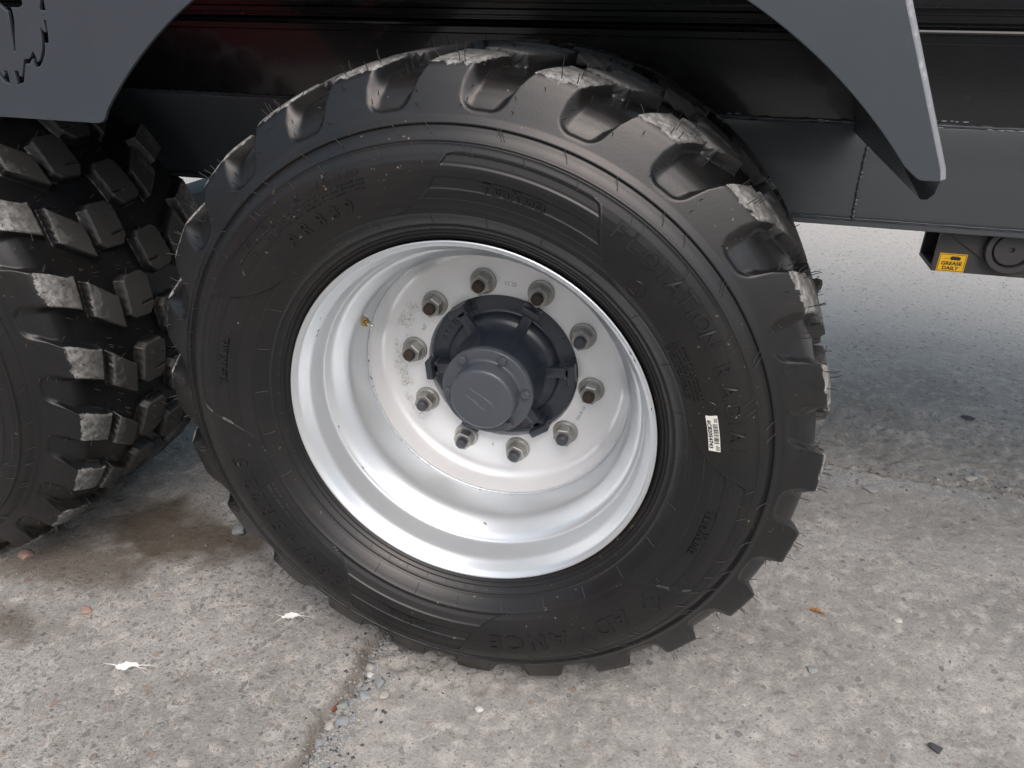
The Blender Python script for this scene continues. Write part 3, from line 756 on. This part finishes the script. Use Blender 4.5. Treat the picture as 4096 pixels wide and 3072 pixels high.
def cap_mesh():
    mb = MB()
    mb.revolve([(.1380, .0740), (.1375, .0785), (.1360, .0800), (.1262, .0800), (.1245, .0790), (.1238, .0775), (.1238, .0640), (.1232, .0600), (.1215, .0582), (.1180, .0575), (.1000, .0560), (.0960, .0552), (.0935, .0538), (.0922, .0515), (.0917, .0490), (.0914, .0300), (.0913, .0)][::-1], 96)
    # faint cast bars on the face
    for a, b in (((-.018, .019), (.020, -.003)), ((-.026, .006), (-.004, -.008)), ((.006, .004), (.024, -.011)), ((-.012, -.006), (.006, -.018))):
        d = Vector((b[0] - a[0], 0, b[1] - a[1])); mb.tube([(a[0], .0917, a[1]), (b[0], .0917, b[1])], .0006, 6)
    mb.revolve([(.0907, 0.0), (.0908, .0008), (.0914, .0011)][::-1], 10)
    return mb.mesh('hub_cap', CAPP, True, 40)
link('hub_cap', cap_mesh(), hub)
bm_ = MB().hexa(.0078, .1163, .1245, .1).mesh('cap_bolt', CAPP, True, 30)
for k in range(6):
    th = 5.6 + 60 * k; link('cap_bolt', bm_, hub, (.0700 * math.cos(R_(th)), 0, .0700 * math.sin(R_(th))), (0, rg.uniform(0, 1), 0))
mb = MB()
def hub_letters(s, thc, rc, cap, out):
    for i, ch in enumerate(s):
        V, F, w = text_geo(ch, .02, 1.0); th = thc - out * (i - (len(s) - 1) / 2) * math.degrees(cap * 1.05 / rc); a = R_(th)
        e = (math.sin(a), -math.cos(a)) if out > 0 else (-math.sin(a), math.cos(a)); u = (math.cos(a), math.sin(a)) if out > 0 else (-math.cos(a), -math.sin(a))
        mb.add([(rc * math.cos(a) + (x * e[0] + (y - .5) * u[0]) * cap, .2346 - z * .0014, rc * math.sin(a) + (x * e[1] + (y - .5) * u[1]) * cap) for x, y, z in V], F)
hub_letters('RT03E', 148, .121, .0105, 1); link('cast_lettering', mb.mesh('cast_lettering', HUBP, True, 30), hub); mb = MB()
hub_letters('4510', 37, .129, .0085, 1); link('cast_lettering', mb.mesh('cast_lettering', HUBP, True, 30), hub); mb = MB()
mb.box((.122 * math.cos(R_(-13)) - .003, .2328, .122 * math.sin(R_(-13)) - .003), (.122 * math.cos(R_(-13)) + .003, .2346, .122 * math.sin(R_(-13)) + .003))
link('cast_mark', mb.mesh('cast_mark', HUBP, True, 30), hub)

# second wheel: rim and hub behind the left edge, axles across
part('wheel_rim', rim.data, (LX, 0, 0)); part('wheel_hub', hub.data, (LX, 0, 0))
for x in (0, LX):
    part('axle', MB().box((x - .06, .245, -.06), (x + .06, 2.1, .06), bev=.008).mesh('axle', DKSTEEL))

# ---- chassis
def beam_profile():
    return [(.70, .2215), (.5655, .2215), (.5640, .2228), (.5640, .2300), (.5655, .2312), (.5712, .2316), (.5722, .2350), (.5708, .2385), (.5700, .2420), (.5700, .4020), (.5710, .4050), (.70, .4060)]
mb = MB(); mb.extrude_x(beam_profile()[::-1], -2.4, 2.9, nx=1)
beam = part('chassis_beam', mb.mesh('chassis_beam', BEAM, True, 25))
mb = MB()
mb.extrude_x([(.70, .4065), (.5735, .4065), (.5735, .4190), (.5735, .4800), (.5735, .5390), (.5728, .5400), (.5735, .5412), (.5735, .5515), (.5700, .5540), (.5660, .5550), (.5650, .5575), (.5660, .5605), (.5710, .5630), (.5735, .5655), (.5735, .5680), (.5830, .5690), (.5830, .5715), (.5640, .5722), (.5622, .5740), (.5622, .5820), (.5640, .5842), (.5735, .5850), (.5735, .5930), (.5600, .5940), (.5585, .5955), (.5585, .6000), (.5600, .6300), (.70, .6310)][::-1], -2.4, 2.9, nx=1)
part('upper_rail', mb.mesh('upper_rail', BLACK, True, 25))
def weld_line(pts, rad, seed, n, flat=.6):
    rg = np.random.default_rng(seed); P = [Vector(p) for p in pts]; out = []; rr = []
    for i in range(n + 1):
        t = i / n * (len(P) - 1); k = min(int(t), len(P) - 2); p = P[k].lerp(P[k + 1], t - k); out.append((p.x + rg.uniform(-.0006, .0006), p.y, p.z + rg.uniform(-.0007, .0007))); rr.append(rad * rg.uniform(.6, 1.25))
    return MB().tube(out, rr, 6)
link('weld_seam', weld_line([(-1.6, .5725, .4085), (2.0, .5725, .4085)], .0040, 3, 420).mesh('weld_seam', BEAM, True, 70), beam, -Vector(beam.location) - ROOT0)
for ch in beam.children: ch.location = (0, 0, 0)
link('weld_seam', weld_line([(.5955, .5700, .400), (.594, .5700, .306), (.596, .5700, .236)], .0042, 5, 70).mesh('weld_seam', BEAM, True, 70), beam)
link('weld_seam', weld_line([(-1.6, .5705, .2345), (2.0, .5705, .2345)], .0018, 8, 420).mesh('weld_seam', BEAM, True, 70), beam)
# chips of pale primer along the seam on the right
mb = MB(); rg = random.Random(8)
for x0, x1, z in ((.66, .735, .4165), (.665, .70, .4055), (.78, .84, .4055), (.86, .93, .402), (.74, .752, .4165), (.50, .52, .410), (.34, .36, .4135)):
    x = x0
    while x < x1:
        L = rg.uniform(.004, .016); y = .5692 if z < .4125 else .5730; mb.tube([(x, y, z), (x + L * .5, y - .0004, z + rg.uniform(-.0008, .0008)), (x + L, y, z)], [.0004, .0012, .0004], 5); x += L + rg.uniform(.001, .008)
link('bare_metal_chips', mb.mesh('bare_metal_chips', BARE, True, 80), beam, kind='stuff')

# bracket under the beam with the pivot pin and the grease label
BY = .60
def bracket_mesh():
    mb = MB()
    mb.extrude_x([(BY, .1385), (BY, .2210), (BY + .008, .2210), (BY + .008, .1465), (BY + .100, .1465), (BY + .100, .2210), (BY + .108, .2210), (BY + .108, .1385)][::-1], .7625, 1.10, closed=True)
    return mb.mesh('pivot_bracket', BRKP, True, 25)
brk = part('pivot_bracket', bracket_mesh(), label='dark grey pivot bracket under the beam with a yellow grease label')
link('bracket_gusset', plate_mesh('bracket_gusset', [[(.764, .2205), (1.09, .2205), (1.09, .150), (.885, .149), (.860, .158)]], BY - .0035, .0035, [BRKP], .0008), brk)
mb = MB(); cx, cz = .8845, .1935
ring = [(BY - .001, .0450), (BY - .016, .0450), (BY - .018, .0435), (BY - .018, .0345), (BY - .016, .0335), (BY - .008, .0330)]
mbr = MB().revolve(ring[::-1], 48); mb.add([(x + cx, y, z + cz) for x, y, z in mbr.v], mbr.f)
link('pivot_boss', mb.mesh('pivot_boss', BRKP, True, 35), brk)
mb = MB(); mbr = MB().revolve([(BY - .004, .0300), (BY - .013, .0300), (BY - .0145, .0288), (BY - .0145, .0050), (BY - .010, .0044), (BY - .010, 0.0)][::-1], 40); mb.add([(x + cx, y, z + cz) for x, y, z in mbr.v], mbr.f)
link('pivot_pin', mb.mesh('pivot_pin', BRKP, True, 35), brk)
def grease_label():
    mb = MB(); x0, x1, z0, z1, y = .7700, .8185, .1392, .1748, BY - .0012
    mb.box((x0, y, z0), (x1, BY + .0005, z1))
    def bar(a, b, c, d): mb.box((a, y - .0003, b), (c, y + .0002, d), 1)
    e = .0014; f = .0008
    bar(x0 + e, z0 + e, x1 - e, z0 + e + f); bar(x0 + e, z1 - e - f, x1 - e, z1 - e); bar(x0 + e, z0 + e + f, x0 + e + f, z1 - e - f); bar(x1 - e - f, z0 + e + f, x1 - e, z1 - e - f)
    def txt(s, xc, zb, cap, wid):
        V, F, w = text_geo(s, .03, 1.0); mb.add([(xc + x * wid / w, y - .0004 + (1 - z) * .0006, zb + yy * cap) for x, yy, z in V], F, 1)
    xm = (x0 + x1) / 2; txt('GREASE', xm, z0 + .0135, .0068, .0365); txt('DAILY', xm, z0 + .0042, .0068, .0290)
    mb.box((xm - .004, y - .0004, z0 + .0235), (xm + .0135, y + .0002, z0 + .0295), 1); mb.box((xm - .003, y - .0004, z0 + .0300), (xm + .0105, y + .0002, z0 + .0308), 1)
    mb.tube([(xm - .004, y, z0 + .0262), (xm - .009, y, z0 + .0264), (xm - .0145, y, z0 + .0250)], .0004, 4, 1)
    return mb.mesh('grease_label', [YEL, INK], False)
link('grease_label', grease_label(), brk, label='yellow label reading GREASE DAILY below a black grease gun symbol')

# ---- mudguard skirt with the wheel arches and the cut-out emblem
CUT = [
 [(-.675, .62), (-.6161, .62), (-.6196, .5838), (-.6235, .5809), (-.6273, .5797), (-.6411, .5796), (-.6395, .5761), (-.6406, .5634), (-.6474, .541), (-.6522, .5243), (-.6545, .5243), (-.6508, .5461), (-.6481, .5633), (-.6469, .5747), (-.6523, .5772), (-.6557, .5805), (-.661, .585), (-.675, .60)],
 [(-.5849, .605), (-.5816, .605), (-.5829, .5842), (-.5839, .576), (-.5921, .5767), (-.5918, .5808), (-.5883, .5875)],
 [(-0.5911, 0.5646), (-0.5872, 0.5642), (-0.5889, 0.549), (-0.5917, 0.5353), (-0.5983, 0.5358), (-0.5997, 0.5299), (-0.6032, 0.5211), (-0.6096, 0.5122), (-0.616, 0.5054), (-0.6248, 0.5034), (-0.6249, 0.5082), (-0.6241, 0.5158), (-0.6284, 0.5135), (-0.6334, 0.5076), (-0.6403, 0.508), (-0.6434, 0.5024), (-0.6484, 0.4914), (-0.652, 0.4827), (-0.6645, 0.4795), (-0.6638, 0.4882), (-0.6642, 0.4973), (-0.6568, 0.4979), (-0.6574, 0.4912), (-0.6531, 0.4899), (-0.6486, 0.4977), (-0.6414, 0.5131), (-0.6394, 0.5139), (-0.6336, 0.5138), (-0.6293, 0.5161), (-0.6231, 0.524), (-0.6208, 0.522), (-0.6199, 0.5163), (-0.619, 0.5102), (-0.6155, 0.512), (-0.6108, 0.5174), (-0.6041, 0.5298), (-0.6014, 0.5402), (-0.5997, 0.5522), (-0.5994, 0.5554), (-0.5976, 0.5535), (-0.5944, 0.5493), (-0.5918, 0.5491), (-0.5912, 0.5558)],
 [(-0.6832, 0.4976), (-0.6763, 0.4969), (-0.6765, 0.4896), (-0.6771, 0.4796), (-0.687, 0.4825), (-0.6897, 0.4883), (-0.6943, 0.4955), (-0.6908, 0.4983), (-0.6876, 0.4907), (-0.6837, 0.4899), (-0.6813, 0.494)]]
AR = .687
def skirt_outline():
    out = [(.3215, 1.0), (.4972, .5975), (.5705, .4330)]
    out += [(.5740, .4200), (.5562, .4196), (.5500, .4208), (.5448, .4242)]
    for a in np.linspace(39.2, 139.0, 60): out.append((AR * math.cos(R_(a)), AR * math.sin(R_(a))))
    # rounded corner, flat foot between the arches, then the next arch
    out += [(-.5225, .4440), (-.5265, .4375), (-.5330, .4330), (-.5410, .4315)]
    out += [(-.7250, .4330), (-.7330, .4345), (-.7390, .4390), (-.7430, .4455)]
    for a in np.linspace(41, 139.0, 40): out.append((LX + AR * math.cos(R_(a)), AR * math.sin(R_(a))))
    out += [(LX - .56, .4320), (LX - .70, .4320), (LX - .85, 1.0)]
    return out
skirt = part('mudguard_panel', plate_mesh('mudguard_panel', [skirt_outline()] + CUT, -.0200, .006, [GREY]), label='grey steel side panel with wheel arches and a cut out emblem')
# end plate running back to the chassis along the sloping edge
def end_plate():
    mb = MB(); t = .005
    def prof(y): return None
    A = Vector((.5034, 0, .5998)); B = Vector((.5769, 0, .4342)); dirv = (A - B).normalized(); nrm = Vector((dirv.z, 0, -dirv.x))
    top = A + dirv * .44; pts = [(top, -.0135), (B, -.0135), (B + Vector((.002, 0, -.012)), -.0135), (B + Vector((.004, 0, -.030)), .003), (B + Vector((.001, 0, -.040)), .016), (B + Vector((-.003, 0, -.043)), .030), (Vector((.572, 0, .3925)), .5690), (A.lerp(B, .62), .5690), (top, .5690)]
    V = []
    for p, y in pts: V.append((p.x, y, p.z))
    n = len(V); V2 = [(x - nrm.x * t, y, z - nrm.z * t) for x, y, z in V]
    F = [tuple(range(n)), tuple(range(2 * n - 1, n - 1, -1))] + [(i, i + n, (i + 1) % n + n, (i + 1) % n) for i in range(n)]
    mb.add(V + V2, F); return mb.mesh('mudguard_end_plate', GREY, True, 25)
ep = part('mudguard_end_plate', end_plate())
EDGE = paint_mat('edge_highlight_paint', (.085, .093, .105), .34, .6); k = NT(EDGE)  # lighter than the panel: sky highlight on the bend painted in, noise for scuffs
k.put(EDGE.node_tree.nodes['Principled BSDF'].inputs['Base Color'], k.mix(k.sramp(k.noise(k.tc.outputs['Object'], 70, 5, .7), .5, .75), (.21, .225, .245), (.40, .42, .44)))
fold = MB().tube([(.3290 - .0058, -.0129, .9990), (.5034 - .0064, -.0129, .5998 - .0028), (.5769 - .0066, -.0129, .4342 - .0030), (.5792 - .0066, -.0129, .4215)], .0070, 16)
link('folded_edge', fold.mesh('folded_edge', EDGE, True, 50), ep)

# ---- trailer body above (hangs over the wheels, only its shade and reflections show)
mb = MB(); mb.box((-2.2, -.0125, .712), (.345, .5580, .720), bev=.002)
part('mudguard_top', mb.mesh('mudguard_top', BLACK, True, 30))
mb = MB(); mb.box((-2.4, -.012, 1.05), (2.9, 1.45, 1.70), bev=.01)
part('trailer_body', mb.mesh('trailer_body', GREY, True, 30))

# ------------------------------------------------------------------ loose stones on the concrete
def stone_mesh(name, seed, sx, sy, sz, m, jag=.02):
    import bmesh
    bm = bmesh.new(); bmesh.ops.create_icosphere(bm, subdivisions=3, radius=1.0); rg = random.Random(seed)
    planes = []
    for i in range(12):
        d = Vector((rg.gauss(0, 1), rg.gauss(0, 1), rg.gauss(0, .8))).normalized(); planes.append((d, rg.uniform(.48, .82)))
    for v in bm.verts:
        p = v.co.copy()
        for d, o in planes:
            e = p.dot(d) - o
            if e > 0: p -= d * e * .98
        v.co = Vector((p.x * sx, p.y * sy, p.z * sz)) + Vector((rg.uniform(-1, 1), rg.uniform(-1, 1), rg.uniform(-1, 1))) * jag * min(sx, sy, sz)
    me = bpy.data.meshes.new(name); bm.to_mesh(me); bm.free(); me.materials.append(m); auto_smooth(me, 40); return me
def stone_mat(name, c):
    m = mat(name, c, .8, 0, .3); k = NT(m); v = k.tc.outputs['Object']
    cc = k.mix(k.noise(v, 160, 4, .65), [x * .7 for x in c], [min(1, x * 1.25) for x in c]); cc = k.mix(k.m('MULTIPLY', k.sramp(k.noise(v, 420, 3, .7), .58, .7), .5), cc, (.45, .43, .40))
    k.put(k.b.inputs['Base Color'], cc); k.put(k.b.inputs['Normal'], k.bump(k.noise(v, 500, 3), .25, .001)); return m
SM = {'blue': stone_mat('blue_grey_stone', (.215, .235, .245)), 'pale': stone_mat('pale_stone', (.31, .305, .28)), 'green': stone_mat('green_grey_stone', (.235, .285, .27)), 'grey': stone_mat('grey_stone', (.27, .27, .265)), 'white': stone_mat('white_stone', (.46, .455, .43)), 'dark': stone_mat('dark_stone', (.055, .06, .07)), 'pink': stone_mat('pink_stone', (.29, .20, .165))}
# x, y, half sizes, colour, label
ST = [(-.182, -.040, .0125, .0075, 'pale', 'large flat pale stone at the top of the gravel in the crack'),
      (-.1745, -.059, .0085, .0060, 'white', 'small whitish stone just below the large flat pale stone'),
      (-.189, -.073, .0065, .0100, 'pale', 'long pale stone on the left side of the gravel cluster'),
      (-.1650, -.062, .0050, .0070, 'grey', 'small grey stone beside the whitish stone in the crack'),
      (-.150, -.0735, .0120, .0125, 'blue', 'largest blue grey angular stone on the right of the gravel cluster'),
      (-.1705, -.086, .0070, .0125, 'blue', 'tall blue grey stone in the middle of the gravel cluster'),
      (-.1630, -.108, .0105, .0085, 'blue', 'rounded blue grey stone at the foot of the tall one'),
      (-.1335, -.096, .0100, .0090, 'pale', 'pale wedge stone lying right of the gravel cluster'),
      (-.1965, -.125, .0135, .0105, 'green', 'large greenish grey stone beside the red brown chip'),
      (-.1930, -.147, .0095, .0080, 'pale', 'yellowish pale stone under the greenish stone'),
      (-.2030, -.1600, .0060, .0105, 'pale', 'narrow pale stone at the left rim of the crack'),
      (-.1965, -.1640, .0035, .0075, 'grey', 'thin grey stone sliver between two pale stones'),
      (-.1795, -.167, .0110, .0095, 'blue', 'square blue grey stone below the yellowish pale stone'),
      (-.1970, -.181, .0080, .0070, 'pale', 'pale lump at the lower end of the gravel row'),
      (-.1985, -.211, .0085, .0070, 'blue', 'lone blue grey stone near the bottom of the crack'),
      (.045, -.082, .0075, .0065, 'white', 'white pebble on the bare concrete below the tyre'),
      (-.159, .012, .0085, .0060, 'pale', 'pale stone pressed against the bottom of the tyre'),
      (.813, .358, .0085, .0070, 'white', 'bright white pebble alone on the open concrete at right'),
      (.628, .174, .0110, .0080, 'blue', 'pale blue stone alone on the concrete right of the tyre'),
      (.817, .050, .0130, .0090, 'dark', 'dark slate chip near the bottom right corner'),
      (.831, .838, .0200, .0120, 'grey', 'flat grey stone in front of the slab joint'),
      (-.647, .239, .0220, .0150, 'blue', 'big blue grey stone by the lower left of the tyre'),
      (1.104, .975, .0170, .0110, 'pale', 'pale stone lying in the slab joint at right'),
      (1.126, .990, .0140, .0100, 'blue', 'blue grey stone behind the pale one in the slab joint'),
      (-1.055, .037, .0180, .0120, 'pink', 'pinkish pebble in front of the left tyre'),
      (-.797, -.072, .0120, .0085, 'pink', 'salmon pink pebble on the left slab'),
      (1.183, 1.33, .0170, .0110, 'dark', 'black stone chip on the dirty slab behind the tyre')]
for i, (x, y, a, b, c, lab) in enumerate(ST):
    h = min(a, b) * (.62 if c != 'dark' else .5); a *= 1.3; b *= 1.3; h *= 1.1; me = stone_mesh('loose_stone', 100 + i, a, b, h, SM[c])
    o = link('loose_stone', me, None, (x, y, ground_z(x, y) + h * .42), (0, 0, random.uniform(-.4, .4))); tag(o, lab, 'stone', 'loose stones lying on the concrete')
# red brown chip beside the greenish stone
mb = MB(); mb.box((-.0035, -.011, 0), (.0030, .011, .0045), bev=.0012, M=Matrix.Rotation(.12, 4, 'Z'))
o = link('brown_chip', mb.mesh('brown_chip', mat('red_brown', (.16, .035, .02), .7), True, 30), None, (-.2115, -.130, ground_z(-.2115, -.130) - .0005)); tag(o, 'thin red brown splinter standing in the crack by the greenish stone', 'splinter')
# scraps
def scrap(name, x, y, L, seed, lab, cat, m, rotz):
    rg = random.Random(seed); V = []; F = []; n, k = 9, 4
    for i in range(n):
        t = i / (n - 1); w = L * .22 * math.sin(math.pi * min(1, t * 1.02 + .02)) ** .7 + .0006
        for j in range(k):
            s = j / (k - 1) * 2 - 1; V.append(((t - .5) * L, s * w * rg.uniform(.6, 1.2), .001 + abs(s) * .002 * rg.random() + .004 * rg.random() * math.sin(math.pi * t)))
    for i in range(n - 1):
        for j in range(k - 1): F.append((i * k + j, (i + 1) * k + j, (i + 1) * k + j + 1, i * k + j + 1))
    nv = len(V); V += [(a, b, c - .0008) for a, b, c in V]; F += [tuple(q + nv for q in f[::-1]) for f in F]
    mb = MB().add(V, F)
    for q in range(4):
        a = rg.uniform(-.5, .3); mb.tube([(L * .3, 0, .002), (L * .6, L * a * .4, .003), (L * (.8 + rg.random() * .6), L * a, .0015)], [.0006, .0004, .0002], 4)
    for q in range(2):
        a = rg.uniform(-.4, .4); mb.tube([(-L * .3, 0, .002), (-L * .6, L * a * .4, .003), (-L * (.8 + rg.random() * .4), L * a, .0015)], [.0006, .0004, .0002], 4)
    o = link(name, mb.mesh(name, m, True, 60), None, (x, y, ground_z(x, y) + .0008), (0, 0, rotz)); return tag(o, lab, cat)
WHITE = mat('white_fluff', (.82, .82, .80), .8)
scrap('white_feather', -.615, -.170, .042, 1, 'white frayed feather scrap on the left concrete slab', 'feather', WHITE, .35)
scrap('white_feather', -.389, .028, .036, 2, 'small white feather close to the lower left of the tyre', 'feather', WHITE, .5)
scrap('dry_leaf', .651, .338, .024, 3, 'small orange brown leaf on the concrete right of the tyre', 'leaf', mat('leaf_brown', (.30, .15, .05), .7), -.3)
# fine grit
mb = MB(); rg = random.Random(21)
def grit(x, y, s):
    z = ground_z(x, y); r = [s * rg.uniform(.6, 1.3) for _ in range(6)]
    V = [(x + r[0], y, z), (x - r[1], y, z), (x, y + r[2], z), (x, y - r[3], z), (x + s * rg.uniform(-.2, .2), y, z + r[4] * .75), (x, y, z - r[5] * .5)]
    mb.add(V, [(0, 2, 4), (2, 1, 4), (1, 3, 4), (3, 0, 4), (2, 0, 5), (1, 2, 5), (3, 1, 5), (0, 3, 5)], rg.choice((0, 0, 0, 1, 1, 2, 2, 2, 3)))
for i in range(1500):
    y = rg.uniform(-.3, .05); grit(-.185 + rg.gauss(0, .026), y, rg.choice((.0012, .0016, .0024, .0034, .0046)))
for i in range(1500): grit(rg.uniform(-1.1, 1.2), rg.uniform(-.5, 1.3), rg.choice((.0010, .0014, .0018, .0026)))
for i in range(700): grit(rg.uniform(.5, 1.35), .932 + rg.gauss(0, .03), rg.choice((.0016, .0024, .0036, .005)))
for i in range(400): grit(rg.gauss(-.03, .10), rg.gauss(-.01, .035), rg.choice((.0014, .002, .003)))
link('gravel', mb.mesh('gravel', [SM['grey'], SM['pale'], SM['blue'], SM['dark']], False), kind='stuff')
# lump of tar and grit stuck on the tread
me = stone_mesh('mud_clod', 77, .016, .030, .044, mat('tarry_mud', (.022, .021, .020), .55), .16)
o = link('mud_clod', me, None, (.503, .262, .168), (0, R_(8), 0)); tag(o, 'black gritty lump stuck to the right side of the big tyre tread', 'mud lump')
# ------------------------------------------------------------------ red farm machine across the yard (it shows as a red tint in the paint)
mach = bpy.data.objects.new('red_trailer', None); COL.objects.link(mach); mach.location = (-5.2, -4.4, GZ); mach.rotation_euler = (0, 0, R_(-42))
tag(mach, 'red farm trailer parked across the yard, seen only as a red reflection', 'trailer')
mb = MB(); mb.box((-2.2, -1.0, .75), (2.2, 1.0, 2.1), bev=.03)
for x in np.linspace(-2.0, 2.0, 7): mb.box((x - .05, .99, .78), (x + .05, 1.06, 2.08), bev=.01)
link('trailer_body', mb.mesh('trailer_body', RED, True, 30), mach)
mb = MB(); mb.box((-2.3, -.5, .55), (2.9, .5, .748), bev=.01); link('chassis', mb.mesh('chassis', RED, True, 30), mach)
wmesh = MB().revolve([(-.16, .2), (-.18, .25), (-.18, .43), (-.14, .5), (.14, .5), (.18, .43), (.18, .25), (.16, .2), (0, .19)], 40, closed=True).mesh('wheel', DKSTEEL)
for x in (-.7, .5):
    for y in (-.82, .82): link('wheel', wmesh, mach, (x, y, .5))

# dark green machinery shed behind the photographer, also only seen as a reflection
shed = bpy.data.objects.new('machinery_shed', None); COL.objects.link(shed); shed.location = (3.5, -14.0, GZ)
tag(shed, 'dark green corrugated machinery shed across the yard, seen only in reflections', 'shed')
GREEN = mat('green_sheet', (.022, .050, .034), .5)
pr = []
for i in range(81):
    x = -7 + 14 * i / 80; pr.append((x, .03 if i % 2 else -.03))
V = [(x, y, z) for x, y in pr for z in (.0, 3.4)]; F = [(2 * i, 2 * i + 2, 2 * i + 3, 2 * i + 1) for i in range(80)]
link('front_wall', MB().add(V, F).mesh('front_wall', GREEN, False), shed)
link('side_wall', MB().box((-7.0, -6.0, 0), (-6.9, -.04, 3.4)).mesh('side_wall', GREEN, False), shed)
link('side_wall', MB().box((6.9, -6.0, 0), (7.0, -.04, 3.4)).mesh('side_wall', GREEN, False), shed)
link('roof', MB().add([(-7.2, .3, 3.35), (7.2, .3, 3.35), (7.2, -3, 4.3), (-7.2, -3, 4.3), (7.2, -6.3, 3.35), (-7.2, -6.3, 3.35)], [(0, 1, 2, 3), (3, 2, 4, 5)]).mesh('roof', DKSTEEL, False), shed)
link('door', MB().box((-2.0, .04, 0), (2.0, .10, 2.9), bev=.01).mesh('door', DKSTEEL, True), shed)
